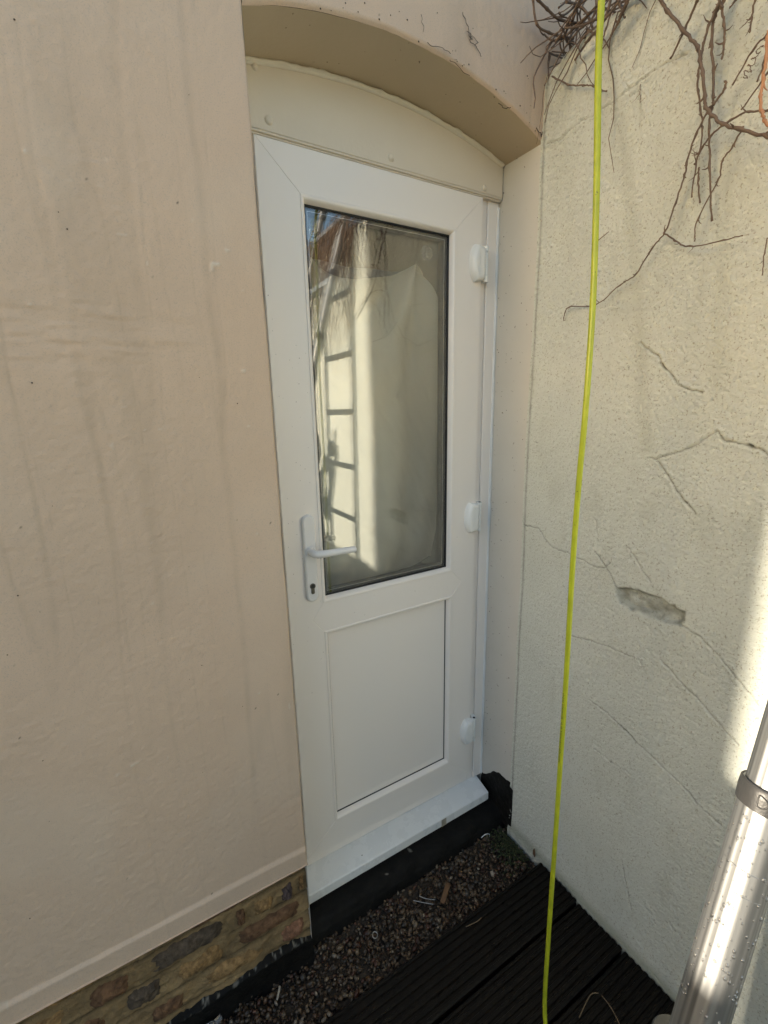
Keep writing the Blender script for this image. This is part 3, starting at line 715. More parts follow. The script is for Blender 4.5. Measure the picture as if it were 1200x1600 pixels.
# hinges
def hinge(zc, hgt, cap_open=False):
    x1 = 1.0305
    poly = []
    n = 18
    for i in range(n + 1):
        t = -1 + 2 * i / n; poly.append((x1 - 0.047 + 0.018 * abs(t) ** 2.6, zc + t * hgt / 2))
    poly = [(x1 + 0.006, zc - hgt / 2 + 0.006)] + poly[0:1] + poly[1:] + [(x1 + 0.006, zc + hgt / 2 - 0.006)]
    # dedupe and order: anticlockwise in x,z
    h_ = fixn(mk('hinge', *prism(poly, 0, YD + 0.001, steps=[(0.013, YD - 0.0240), (0.0085, YD - 0.0230), (0.004, YD - 0.0195), (0.0012, YD - 0.012), (0, YD - 0.006)]), m_upvc2, door, True, 50))
    b = MB(); xb = x1 + 0.0125
    b.add(*tube([(xb, YD - 0.010, zc - hgt / 2 + 0.002), (xb, YD - 0.010, zc - hgt / 2 + 0.016)], 0.0078, 16)); b.add(*tube([(xb, YD - 0.010, zc - hgt / 2 + 0.0172), (xb, YD - 0.010, zc + hgt / 2 - 0.0172)], 0.0066, 16)); b.add(*tube([(xb, YD - 0.010, zc + hgt / 2 - 0.016), (xb, YD - 0.010, zc + hgt / 2 - 0.002)], 0.0078, 16))
    b.add(*bbox(xb - 0.002, xb + 0.0155, YD - 0.0045, YF + 0.001, zc - hgt / 2 + 0.004, zc + hgt / 2 - 0.004, 0.0015, 1))
    b.build('barrel', m_upvc2, h_, True, 40)
    mk('pin', *tube([(xb, YD - 0.010, zc + hgt / 2 - 0.004), (xb, YD - 0.010, zc + hgt / 2 - 0.0005)], 0.0042, 12), m_gasket if cap_open else m_upvc2, h_, True, 40)
    s = dome((x1 - 0.040, YD - 0.0135, zc), 0.0030, 0.002); mk('screw', *s, m_chrome, h_)
    return h_
hinge(E0 + 0.428, 0.104); hinge(E0 - 0.370, 0.106, True); hinge(E0 - 1.222, 0.104, True)
# handle
hx, hz1, hz0 = 0.4195, -0.279, -0.536
def stadium(cx, z0, z1, w, n=10):
    r = w / 2; out = []
    for i in range(n + 1): a = math.pi * i / n; out.append((cx + r * math.cos(a), z1 - r + r * math.sin(a)))
    for i in range(n + 1): a = math.pi + math.pi * i / n; out.append((cx + r * math.cos(a), z0 + r + r * math.sin(a)))
    return out
hd = fixn(mk('handle_plate', *prism(stadium(hx, hz0 + E0, hz1 + E0, 0.037), 0, YD + 0.0005, steps=[(0.0055, YD - 0.0122), (0.0028, YD - 0.0115), (0.001, YD - 0.0095), (0, YD - 0.0065)]), m_handle, door, True, 40))
zl = E0 - 0.384
pth = smooth_path([(hx, YD - 0.010, zl), (hx, YD - 0.030, zl), (hx + 0.003, YD - 0.043, zl), (hx + 0.014, YD - 0.050, zl), (hx + 0.035, YD - 0.052, zl - 0.0005), (hx + 0.075, YD - 0.051, zl - 0.002), (hx + 0.113, YD - 0.049, zl - 0.004), (hx + 0.122, YD - 0.048, zl - 0.0045)], 6)
rl = [0.0105] * len(pth)
for i in range(len(pth)):
    t = i / (len(pth) - 1); rl[i] = 0.0108 - 0.0022 * max(0, (t - 0.5)) * 2
rl[-1] = 0.0062; rl[-2] = 0.0078
lv = mk('lever', *tube(pth, rl, 18), m_handle, hd, True, 60)
fixn(mk('lever_collar', *prism([(hx + 0.0150 * math.cos(a), zl + 0.0150 * math.sin(a)) for a in np.linspace(0, 2 * math.pi, 25)[:-1]], YD - 0.0165, YD - 0.011, 0.0012), m_handle, hd, True, 40))
kz = E0 - 0.487
euro = [(hx + 0.0085 * math.cos(a), kz + 0.0085 * math.sin(a)) for a in np.linspace(-0.95, math.pi + 0.95, 20)] + [(hx - 0.005, kz - 0.020), (hx - 0.003, kz - 0.0235), (hx + 0.003, kz - 0.0235), (hx + 0.005, kz - 0.020)]
cy = fixn(mk('lock_cylinder', *prism(euro, YD - 0.0145, YD - 0.011, 0.0006), m_chrome, hd, True, 40))
mk('keyhole', *bbox(hx - 0.0011, hx + 0.0011, YD - 0.01475, YD - 0.0143, kz - 0.0042, kz + 0.0042, 0.0001, 1), m_black, hd, False)
fixn(mk('keyway_ring', *prism([(hx + 0.0062 * math.cos(a), kz + 0.0062 * math.sin(a)) for a in np.linspace(0, 2 * math.pi, 21)[:-1]], YD - 0.01465, YD - 0.0145, 0.0001), m_spacer, hd, True, 40))
dr = MB()
for (t, s) in ((0.45, 1), (0.62, 1.3), (0.93, 1.1), (0.98, 0.8), (0.36, 0.8)):
    q = pth[int(t * (len(pth) - 1))]
    V, Fc = dome((0, 0, 0), 0.0026 * s, 0.0052 * s)
    dr.add([(q[0] + a[0], q[1] + a[2], q[2] - 0.0088 + a[1]) for a in V], Fc)
for k in range(26):
    rnd = random.Random(900 + k); x = rnd.uniform(0.36, 0.446); z = E0 + rnd.uniform(-0.62, 0.2)
    V, Fc = dome((x, YD + 0.0001, z), rnd.uniform(0.0009, 0.0019), 0.0009, seg=8)
    if abs(x - hx) > 0.021 or z > hz1 + E0: dr.add(V, Fc)
dr.build('water_drops', m_water, door, True)['kind'] = 'stuff'

# ------------------------------------------------------------------ sheet hung inside the glass on two suction hooks
hk1 = (0.497, YG + 0.0245, E0 + 0.448); hk2 = (0.862, YG + 0.0245, E0 + 0.452)
def hook(c, label):
    t = thing('suction_hook', (c[0], c[1], c[2]), label, 'hook', 'suction hooks holding the sheet')
    def ring(r0, r1, y0, y1, nm):
        o = MB(); seg = 24; V = []; Fc = []
        pr = [(r0, y0), (r0 + (r1 - r0) * 0.3, y1), (r0 + (r1 - r0) * 0.7, y1), (r1, y0)]
        for (r, y) in pr:
            for i in range(seg): a = 2 * math.pi * i / seg; V.append((c[0] + r * math.cos(a), c[1] + y, c[2] + r * math.sin(a)))
        for k in range(3):
            for i in range(seg): Fc.append((k * seg + i, k * seg + (i + 1) % seg, (k + 1) * seg + (i + 1) % seg, (k + 1) * seg + i))
        o.add(V, Fc); return fixn(o.build(nm, m_clear, t, True, 60))
    ring(0.0, 0.008, 0.0015, 0.0045, 'suction_cup'); ring(0.009, 0.0145, 0.001, 0.003, 'suction_cup'); ring(0.0155, 0.021, 0.0006, 0.0016, 'rim')
    V, Fc = tube(smooth_path([(c[0], c[1] + 0.004, c[2]), (c[0], c[1] + 0.014, c[2]), (c[0], c[1] + 0.020, c[2] - 0.010), (c[0], c[1] + 0.014, c[2] - 0.016)], 5), 0.0016, 8); mk('hook_wire', V, Fc, m_wire, t)
hook(hk1, 'clear suction hook at the upper left corner behind the door glass'); hook(hk2, 'clear suction hook at the upper right corner behind the door glass')
cur = thing('curtain', (0.68, YG + 0.06, E0 - 0.56), 'cream fabric sheet sagging between two hooks behind the door glass', 'curtain')
nx, nz = 110, 150
U, T = np.meshgrid(np.linspace(0, 1, nx), np.linspace(0, 1, nz))
xl, xr2 = 0.425, 1.06
sx = hk1[0] + (hk2[0] - hk1[0]) * U
Xc = (xl + (xr2 - xl) * U) * sstep(0, 0.22, T) + (1 - sstep(0, 0.22, T)) * (0.478 + (0.880 - 0.478) * U)
sag = 0.085 * (1 - np.abs(2 * (U - 0.40) / np.where(U < 0.40, 0.80, 1.20)) ** 1.7)
sag = np.where(U < 0.03, 0.0 + 0.04 * (0.03 - U) / 0.03, sag); sag = np.where(U > 0.97, 0.04 * (U - 0.97) / 0.03 + np.maximum(sag, 0), sag)
ztop = hk1[2] - np.maximum(sag, 0)
Zc = ztop * (1 - T) + (E0 - 0.60) * T
# folds: radiating from the two hooks, then long loose verticals
d1 = np.arctan2(Xc - hk1[0], hk1[2] - Zc + 0.02); d2 = np.arctan2(hk2[0] - Xc, hk2[2] - Zc + 0.02)
r2_ = np.hypot(Xc - hk2[0], Zc - hk2[2]); r1_ = np.hypot(Xc - hk1[0], Zc - hk1[2])
f = 0.034 * np.cos(d2 * 8.5 + 0.3) * np.exp(-((r2_ - 0.22) / 0.30) ** 2) + 0.014 * np.cos(d1 * 8) * np.exp(-((r1_ - 0.12) / 0.2) ** 2)
f += 0.026 * np.sin(Xc * 27 + 2.0 * T + 2.2) * sstep(0.2, 0.8, T) + 0.006 * (fbm(Xc * 6, Zc * 4, 3, 271) - 0.5) * 2
f += 0.011 * np.sin((Xc * 0.7 + Zc) * 24) * sstep(0.55, 0.95, T)
f += 0.022 * (fbm(Xc * 13 + 0.6 * Zc * 13, Zc * 7, 3, 273) - 0.5)
back = 0.12 * sstep(0.78, 1.0, Xc) * sstep(0.05, 0.6, T) + 0.05 * sstep(0.86, 1.0, T)
Yc = np.maximum(YG + 0.088 + f + back, YG + 0.043)
mk('sheet', np.stack([Xc, Yc, Zc], -1).reshape(-1, 3), grid_faces(nz, nx), m_sheet, cur, True, 0)
U, T = np.meshgrid(np.linspace(0, 1, 40), np.linspace(0, 1, 30))
Xl = 0.475 + 0.41 * U; Zl = E0 + 0.438 - 0.25 * T - 0.012 * np.sin(U * math.pi); Yl = YG + 0.165 + 0.006 * np.sin(Xl * 40 + T * 3)
mk('reflection_cloth', np.stack([Xl, Yl, Zl], -1).reshape(-1, 3), grid_faces(30, 40), m_reflection_cloth, cur, True, 0)  # added cloth behind the sheet, standing in for the bluish reflection

# ------------------------------------------------------------------ gravel
ico = bmesh.new(); bmesh.ops.create_icosphere(ico, subdivisions=1, radius=1.0)
IV = np.array([v.co[:] for v in ico.verts]); IF = np.array([[v.index for v in f_.verts] for f_ in ico.faces]); ico.free()
rng = np.random.default_rng(3)
NP = 5200
px_ = rng.uniform(-0.75, 1.098, NP); py_ = rng.uniform(0.835, 1.03, NP)
sz = np.clip(rng.lognormal(math.log(0.0051), 0.36, NP), 0.0022, 0.0105)
pz = bed_z(px_, py_) + rng.uniform(-0.008, 0.006, NP) - 0.006
pal = np.array([(0.16, 0.10, 0.06), (0.20, 0.15, 0.10), (0.11, 0.085, 0.065), (0.24, 0.19, 0.13), (0.13, 0.06, 0.04), (0.09, 0.085, 0.08), (0.30, 0.26, 0.20), (0.55, 0.52, 0.46)])
ci = rng.choice(8, NP, p=[.2, .19, .19, .12, .1, .11, .06, .03])
pc = pal[ci] * rng.uniform(0.2, 0.72, (NP, 1)) * (1.0, 0.88, 0.76)
allv = []; allf = []; allc = []
for i in range(NP):
    A = rng.normal(size=(3, 3)); Q, _ = np.linalg.qr(A)
    s = sz[i] * np.array([1.25, rng.uniform(0.75, 1.1), rng.uniform(0.5, 0.8)])
    vv = (IV * (1 + rng.uniform(-0.14, 0.14, (len(IV), 1)))) * s @ Q + (px_[i], py_[i], pz[i])
    allv.append(vv); allf.append(IF + i * len(IV)); allc.append(np.repeat(pc[i:i + 1], len(IV), 0))
gr = mk('gravel', np.concatenate(allv), np.concatenate(allf), m_pebble, None, True, 0, cols=np.concatenate(allc))
tag(gr, 'brown and grey pea gravel in the strip below the door', 'gravel', kind='stuff')

# litter on the gravel and deck
def flat(name, pts, r, mat, label, cat, ns=6):
    o = mk(name, *tube(smooth_path(pts, 4), r, ns), mat); tag(o, label, cat); return o
c = onZ(697, 1398, 0.004)
bo = MB(); bo.add(*bbox(-0.008, 0.008, -0.030, 0.030, -0.004, 0.004, 0.002, 2))
o = bo.build('wood_offcut', m_rust); o.location = (c[0], c[1] + 0.004, 0.006); o.rotation_euler = (rad(18), rad(4), rad(-58)); tag(o, 'small orange brown wooden offcut lying on the gravel', 'offcut')
for k, (pp_, lab) in enumerate((([(646, 1407), (660, 1410), (677, 1413)], 'bent silver wire, lower of two lying together on the gravel'), ([(655, 1400), (665, 1404), (680, 1406)], 'bent silver wire, upper of two lying together on the gravel'))):
    flat('wire_scrap', [np.array(onZ(a, b, 0.008)) for a, b in pp_], 0.0013, m_wire, lab, 'wire')
flat('white_string', [np.array(onY(a, b, 1.022)) for a, b in ((752, 1309), (758, 1304), (764, 1303), (765, 1307))], 0.0016, m_caulkw, 'short curl of white string on the black plinth', 'string')
flat('white_stick', [np.array(onZ(a, b, 0.006)) for a, b in ((433, 1562), (436, 1548), (437, 1541))], 0.0028, M('bleached_stick', (0.45, 0.40, 0.32), 0.7), 'pale bleached stick on the gravel beside the brick base', 'stick')
rg = [np.array(onZ(586, 1462, 0.004)) + np.array([0.008 * math.cos(a), 0.008 * math.sin(a), 0.002 * math.sin(a) + 0.003]) for a in np.linspace(0, 2 * math.pi, 15)]
tag(mk('washer', *tube(rg, 0.0016, 6), m_wire), 'small round metal ring lying on the gravel', 'ring')
for k, (pp_, lab) in enumerate((([(935, 1340 + 60), (960, 1425), (985, 1430)], 'thin dry twig on the dark deck near the garden wall'), ([(905, 1590), (922, 1555), (935, 1552)], 'thin dry twig curling up at the bottom of the deck'), ([(940, 1555), (955, 1575), (968, 1600)], 'straight thin dry twig at the bottom right of the deck'), ([(728, 1448), (745, 1440), (752, 1434)], 'pale twig splinter on the first deck board'))):
    flat('dry_twig', [np.array(onZ(a, b, 0.0165)) for a, b in pp_], 0.0012, m_twig, lab, 'twig', 5)
c = onZ(843, 1331, 0.02)
V = []; lf = [(0, 0), (0.006, 0.012), (0.005, 0.03), (0, 0.042), (-0.005, 0.03), (-0.006, 0.012)]
for a, b in lf: V.append((1.094 - 0.004 * math.sin(b * 60), c[1] + a, 0.012 + b))
for a, b in lf: V.append((1.0935 - 0.004 * math.sin(b * 60) + 0.0012, c[1] + a, 0.012 + b))
tag(mk('dead_leaf', V, [(0, 1, 2, 3, 4, 5), (11, 10, 9, 8, 7, 6)] + [(i, (i + 1) % 6, 6 + (i + 1) % 6, 6 + i) for i in range(6)], m_leaf, None, False), 'dark dead leaf standing against the foot of the garden wall', 'leaf')
# moss in the corner
rng2 = np.random.default_rng(9); mv = []; mf = []
for i in range(420):
    x = XR - 0.012 - abs(rng2.normal(0, 0.045)); y = 0.955 + rng2.normal(0, 0.04)
    if y > 1.03 or y < 0.85 or x > XR: continue
    s = rng2.uniform(0.0025, 0.006); b = len(mv) * len(IV)
    mv.append(IV * (s, s, s * rng2.uniform(0.5, 1.0)) * (1 + rng2.uniform(-.3, .3, (len(IV), 1))) + (x, y, bed_z(np.array(x), np.array(y)) + rng2.uniform(-0.002, 0.004) + 0.03 * max(0, 0.03 - (XR - x)))); mf.append(IF + b)
tag(mk('moss', np.concatenate(mv), np.concatenate(mf), m_moss, None, True, 0), 'dark green moss in the corner below the door', 'moss', kind='stuff')
# clear plastic tray edge at the bottom of the wall
cb = np.array(onZ(338, 1592, 0.012))
bt = MB(); prof_ = [(0.0, 0.0), (0.012, 0.004), (0.017, 0.018), (0.017, 0.060), (0.0175, 0.064), (0.017, 0.068), (0.017, 0.12), (0.012, 0.135), (0.007, 0.142), (0.007, 0.158)]
V = []; seg = 18
for r, l_ in prof_:
    for i in range(seg): a = 2 * math.pi * i / seg; V.append((l_ - 0.158, r * math.cos(a), r * math.sin(a)))
Fc = [(k * seg + i, k * seg + (i + 1) % seg, (k + 1) * seg + (i + 1) % seg, (k + 1) * seg + i) for k in range(len(prof_) - 1) for i in range(seg)]
bt.add(V, Fc); o = fixn(bt.build('plastic_bottle', m_clear)); o.location = (cb[0] + 0.012, cb[1] - 0.004, 0.016); o.rotation_euler = (0, rad(-3), rad(196 - 180 + 4))
tag(o, 'clear plastic bottle lying on the gravel at the foot of the brick base', 'bottle')

# ------------------------------------------------------------------ lime hose
hp = [(1.30, 0.60, EYE + 0.72), (1.20, 0.60, EYE + 0.93), (1.04, 0.59, EYE + 1.00), (0.86, 0.58, EYE + 0.93), (0.77, 0.576, EYE + 0.78), (0.751, 0.574, EYE + 0.66)]
for px, py in [(939, 20), (935, 100), (932, 300), (926, 480), (915, 640), (904, 760), (895, 880), (888, 1000), (882, 1100), (875, 1200), (867, 1320), (858, 1450), (851, 1570)]:
    hp.append(onX(px, py, 0.75 - 0.0 * py))
hp[-1] = (hp[-1][0], hp[-1][1], max(hp[-1][2], 0.05))
hp += [(0.748, 0.512, 0.026), (0.74, 0.46, 0.020), (0.71, 0.36, 0.0195), (0.60, 0.10, 0.0195), (0.40, -0.4, 0.0195), (-0.1, -0.9, 0.0195), (-0.9, -1.2, 0.0195)]
hose = tag(mk('hose', *tube(smooth_path(hp, 8), 0.0054, 16), m_hose), 'lime yellow hose hanging down in front of the garden wall', 'hose')
# printed marks along its side (too fine to read)
mm = MB(); rnd = random.Random(5)
a0, a1 = np.array(onX(883.1, 1082, 0.75)), np.array(onX(875.9, 1188, 0.75))
seg_d = a1 - a0; Ls = np.linalg.norm(seg_d); dirn = seg_d / Ls
view = np.array([-0.75, -0.545, 0.55]); view /= np.linalg.norm(view); side = np.cross(dirn, view); side /= np.linalg.norm(side)
nrm = 0.72 * np.cross(side, dirn) * (1 if np.cross(side, dirn) @ view > 0 else -1)
lft = side if side @ np.array([right[0], right[1], right[2]]) < 0 else -side
nrm = nrm / np.linalg.norm(nrm) * 0.86 + lft * 0.51
tang = np.cross(dirn, nrm)
s = 0.0
while s < Ls:
    wch = rnd.uniform(0.0016, 0.0028)
    if rnd.random() > 0.16:
        # points on the hose axis at this height, then out to the skin
        cpt = a0 + dirn * s
        hgt = rnd.choice((0.0012, 0.0016, 0.0016, 0.0022))
        q0 = cpt + nrm * 0.0057 - tang * hgt; q1 = cpt + nrm * 0.0057 + tang * hgt
        mm.add([q0, q1, q1 + dirn * wch * 0.55, q0 + dirn * wch * 0.55], [(0, 1, 2, 3)])
    s += wch + 0.0009
mm.build('printed_marks', m_ink, hose, False)

# ------------------------------------------------------------------ telescopic ladder against the garden wall
lad = thing('telescopic_ladder', (0.41, 0.0, 0.012), 'wet aluminium telescopic ladder leaning on the garden wall at right', 'ladder')
YS = (0.168, -0.192)
def lp(z, ys): return np.array([0.352 + 0.29 * z, ys + 0.010 * z * 0.5, z])
AXD = lp(1, 0) - lp(0, 0); AXD /= np.linalg.norm(AXD)
rungz = [EYE - 1.35 + 0.287 * k for k in range(9)]
rungz = [z - 0.001 for z in rungz]; rungz[2] = EYE - 0.87
radii = [0.0460, 0.0445, 0.0430, 0.0285, 0.0262, 0.0250, 0.0238, 0.0226, 0.0214, 0.0202]
for ys in YS:
    prev = 0.030
    for k in range(len(rungz) + 1):
        z1 = rungz[k] if k < len(rungz) else rungz[-1] + 0.16
        fl = [0.0, 0.0, 0.0007, 0.0] if k >= 3 else None
        seg = tube([lp(prev - (0.004 if k else 0), ys), lp(z1, ys)], radii[k], 64, True, fl)
        sv = np.array([random.uniform(0.62, 1.12) for _ in range(64)] * 2); mk('tube_section', *seg, m_alu, lad, True, 60, cols=sv)
        if k < len(rungz):
            ro = radii[k] + 0.0032; ri = radii[k + 1] + 0.0006
            V = []; sgn = 40; prof_ = [(radii[k] + 0.0002, -0.030), (ro, -0.0295), (ro + 0.0004, -0.012), (ro, -0.0012), (ro - 0.0016, 0.0012), (ri + 0.003, 0.0012), (ri, -0.004)]
            u = np.cross(AXD, (0, 1, 0)); u /= np.linalg.norm(u); w_ = np.cross(AXD, u); c0 = lp(z1, ys)
            for r, l_ in prof_:
                for i in range(sgn): a = 2 * math.pi * i / sgn; V.append(tuple(c0 + AXD * l_ + r * (math.cos(a) * u + math.sin(a) * w_)))
            Fc = [(q * sgn + i, q * sgn + (i + 1) % sgn, (q + 1) * sgn + (i + 1) % sgn, (q + 1) * sgn + i) for q in range(len(prof_) - 1) for i in range(sgn)]
            cl = fixn(mk('collar', V, Fc, m_plast, lad, True, 40))
            if k == 3 - 1 + 1 and ys == YS[0]: pass
        prev = z1
    ft = MB(); ft.add(*tube([lp(0.0125, ys), lp(0.02, ys), lp(0.055, ys)], [0.036, 0.040, 0.0385], 28)); ft.build('rubber_foot', m_plast, lad, True, 40)
for k, z1 in enumerate(rungz):
    p0 = lp(z1 - 0.045, YS[0]); p1 = lp(z1 - 0.045, YS[1])
    y0, y1 = YS[1] + radii[k] * 0.9, YS[0] - radii[k] * 0.9
    V, Fc = bbox(-0.021, 0.021, y0, y1, -0.014, 0.014, 0.004, 2)
    o = mk('rung', [(p0[0] + v[0] * math.cos(0.27) + v[2] * 0.26, v[1] + 0.005 * z1, p0[2] - v[0] * 0.26 + v[2]) for v in V], Fc, m_alu, lad, True, 40)
# raised D mark on the collar that faces the camera
def on_collar(k, ang, dl, ys=YS[0]):
    u = np.cross(AXD, (0, 1, 0)); u /= np.linalg.norm(u); w_ = np.cross(AXD, u)
    r = radii[k] + 0.0040; return lp(rungz[k], ys) + AXD * dl + r * (math.cos(ang) * u + math.sin(ang) * w_)
def ang_to(target, k, ys=YS[0]):
    u = np.cross(AXD, (0, 1, 0)); u /= np.linalg.norm(u); w_ = np.cross(AXD, u); d = np.array(target) - lp(rungz[k], ys); return math.atan2(d @ w_, d @ u)
KC = min(range(9), key=lambda k: abs(rungz[k] - (EYE - 0.49)))
a0 = ang_to((0, 0, EYE), KC)
dd = [(-0.0045, -0.007), (-0.0045, 0.007), (0.001, 0.0065), (0.0055, 0.003), (0.006, -0.002), (0.002, -0.0065), (-0.0045, -0.007)]
for off in (0.10, ):
    mk('raised_mark', *tube(smooth_path([on_collar(KC, a0 + off * -1 + x / 0.034, -0.014 + z) for x, z in dd], 4), 0.0009, 6), m_plast, lad)
# fine join rings on the lower tube
def ringpath(k, dl, extra=0.0, a_s=0, a_e=2 * math.pi, slope=0.0):
    u = np.cross(AXD, (0, 1, 0)); u /= np.linalg.norm(u); w_ = np.cross(AXD, u)
    return [lp(rungz[k], YS[0]) + AXD * (dl + slope * (a - a_s)) + (radii[k] + extra) * (math.cos(a) * u + math.sin(a) * w_) for a in np.linspace(a_s, a_e, 40)]
mk('film_edge', *tube(ringpath(KC, -0.108), 0.0006, 5), m_alu, lad); mk('film_edge', *tube(ringpath(KC, -0.140, 0, a0 - 0.2, a0 + 0.9), 0.0005, 5), m_alu, lad)
kb = lp(rungz[KC - 1], YS[0]) ; kd = np.array([-0.55, 0.80, 0.1]); kd /= np.linalg.norm(kd)
mk('release_knob', *tube([kb + kd * 0.030, kb + kd * 0.041, kb + kd * 0.047, kb + kd * 0.049], [0.009, 0.009, 0.007, 0.003], 16), m_plast, lad)
# rain drops on the tube
wd_ = MB(); u = np.cross(AXD, (0, 1, 0)); u /= np.linalg.norm(u); w_ = np.cross(AXD, u)
for k in range(170):
    rnd = random.Random(300 + k); a = a0 + rnd.uniform(-1.3, 1.3); dl = -rnd.uniform(0.04, 0.32); kk_ = KC
    c = lp(rungz[kk_], YS[0]) + AXD * dl; nr = math.cos(a) * u + math.sin(a) * w_; tg = np.cross(AXD, nr)
    r = rnd.choice((0.001, 0.0013, 0.0017, 0.0024)); st_ = rnd.uniform(1.0, 1.7)
    V, Fc = dome((0, 0, 0), r, r * 0.7, seg=10)
    wd_.add([c + nr * (radii[kk_] + 0.00005) - nr * v_[1] + tg * v_[0] + AXD * v_[2] * st_ for v_ in V], Fc)
fixn(wd_.build('water_drops', m_water, lad, True))['kind'] = 'stuff'

# ------------------------------------------------------------------ dead creeper over the garden wall
vine = thing('dead_creeper', (1.2, 0.5, WTOP), 'leafless dead creeper hanging over the top of the garden wall', 'creeper')
def stem(pix, w0, w1, xoff=0.02, mat=None, knots=True, seed=0, xend=None):
    n = len(pix); pts = []
    for i, (a, b) in enumerate(pix):
        t = i / max(1, n - 1); x = XR - (xoff + ((xend if xend is not None else xoff) - xoff) * t); pts.append(np.array(onX(a, b, x)))
    P_ = smooth_path(pts, 6); rnd = random.Random(seed); R = []
    for i in range(len(P_)):
        t = i / (len(P_) - 1); d = np.linalg.norm(P_[i] - np.array([0, 0, EYE])) * 0.82 / F
        r = (w0 + (w1 - w0) * t) * 0.5 * d * 0.56
        if knots and i % 6 == 0 and 0 < i: r *= 1.45
        R.append(max(r, 0.0007)); P_[i] = P_[i] + np.array([0, rnd.uniform(-1, 1), rnd.uniform(-1, 1)]) * 0.0012
    sb = MB(); sb.add(*tube(P_, R, 7))
    for i in range(3, len(P_) - 1):                     # buds and broken side shoots at the nodes
        if knots and rnd.random() < (0.5 if i % 6 == 0 else 0.12):
            q = P_[i]; tg_ = P_[i + 1] - P_[i - 1]; tg_ /= np.linalg.norm(tg_) + 1e-9
            dv = np.array([-abs(rnd.uniform(0.1, 0.6)), rnd.uniform(-1, 1), rnd.uniform(-1, 1)]) + tg_ * 0.5; dv /= np.linalg.norm(dv)
            L_ = rnd.uniform(0.004, 0.020); sb.add(*tube([q, q + dv * L_ * 0.5 + tg_ * 0.002, q + dv * L_], [R[i] * 0.7, R[i] * 0.5, R[i] * 0.22], 5))
    return sb.build('stem', mat or m_vine, vine, True, 0)
ST = [([(1026, -14), (1033, 0), (1043, 17), (1068, 47), (1090, 75), (1094, 93), (1098, 113), (1102, 150), (1103, 167), (1113, 180), (1130, 194), (1155, 202), (1200, 214), (1240, 222)], 6, 7, 0.05, 0.09),
      ([(1098, -20), (1090, 0), (1070, 45), (1048, 91)], 6, 3.5, 0.06, 0.02), ([(1132, -25), (1122, 8), (1107, 40), (1100, 67), (1095, 93), (1091, 117), (1091, 142), (1095, 170), (1097, 200), (1093, 235), (1088, 252), (1081, 308)], 5.5, 3, 0.05, 0.03),
      ([(1140, -25), (1132, 0), (1117, 25), (1112, 67), (1115, 110), (1115, 150), (1112, 170), (1108, 200), (1109, 260), (1112, 345)], 6, 4, 0.04, 0.03), ([(1120, -20), (1127, 10), (1132, 38), (1132, 67), (1128, 92)], 5, 4, 0.05, 0.03),
      ([(1133, 126), (1133, 137), (1115, 163), (1105, 177), (1087, 210), (1073, 255), (1070, 273), (1055, 318), (1039, 362), (1018, 389), (993, 429), (969, 445), (930, 477), (892, 479), (883, 488), (881, 502)], 5, 2.4, 0.05, 0.012),
      ([(1037, 364), (1055, 376), (1077, 385), (1130, 376), (1161, 367)], 4, 2.5, 0.02, 0.05), ([(1240, 170), (1200, 173), (1170, 174), (1142, 187), (1112, 211), (1098, 230), (1085, 258)], 4, 4, 0.07, 0.03),
      ([(1161, 198), (1145, 228), (1128, 252), (1123, 280), (1090, 343), (1085, 378)], 4, 2.8, 0.07, 0.03), ([(1220, 30), (1200, 52), (1175, 80), (1145, 132)], 4, 3, 0.05, 0.03), ([(1225, 80), (1200, 113), (1159, 172)], 4, 2.6, 0.05, 0.03),
      ([(1184, -20), (1180, 0), (1174, 28), (1172, 51)], 4, 3, 0.05, 0.04), ([(1160, -16), (1150, 0), (1140, 12)], 4, 2.6, 0.05, 0.04), ([(1200, 70), (1194, 95), (1184, 128)], 4, 3, 0.07, 0.05), ([(1092, 262), (1091, 280), (1093, 317)], 4, 3.5, 0.03, 0.02),
      ([(863, 118), (888, 132), (912, 133), (927, 135), (948, 143)], 3.5, 3, 0.015, 0.02), ([(934, 376), (951, 362)], 3, 1.8, 0.006, 0.03), ([(1001, 132), (1000, 145), (1001, 160)], 1.6, 1.0, 0.006, 0.004),
      ([(960, -30), (945, 30), (920, 62), (898, 94)], 7, 4, 0.05, 0.02), ([(1000, -30), (978, 6), (966, 35), (955, 56)], 7, 4, 0.06, 0.03), ([(962, -20), (968, 5), (976, 28)], 5, 3, 0.05, 0.04), ([(955, 20), (947, 44), (940, 70)], 4, 2.5, 0.04, 0.03),
      ([(985, -25), (950, 25), (915, 55), (900, 80)], 5, 2.5, 0.07, 0.04), ([(1200, 372), (1194, 395), (1192, 430)], 3, 2, 0.04, 0.03)]
for i, (px_l, w0, w1, xo, xe_) in enumerate(ST): stem(px_l, w0, w1, xo, None, True, i, xe_)
stem([(1206, 40), (1198, 62), (1197, 90), (1192, 125), (1189, 150), (1190, 172), (1195, 188), (1205, 200)], 6, 6, 0.12, m_vine_sunlit, True, 77, 0.12)
tz = []
for i in range(16): tz.append((1190 - i * 1.9 + 5 * math.sin(i * 1.9), 70 + i * 3.6 + 3 * math.cos(i * 2.3)))
stem(tz, 1.8, 1.2, 0.03, None, False, 5, 0.03)
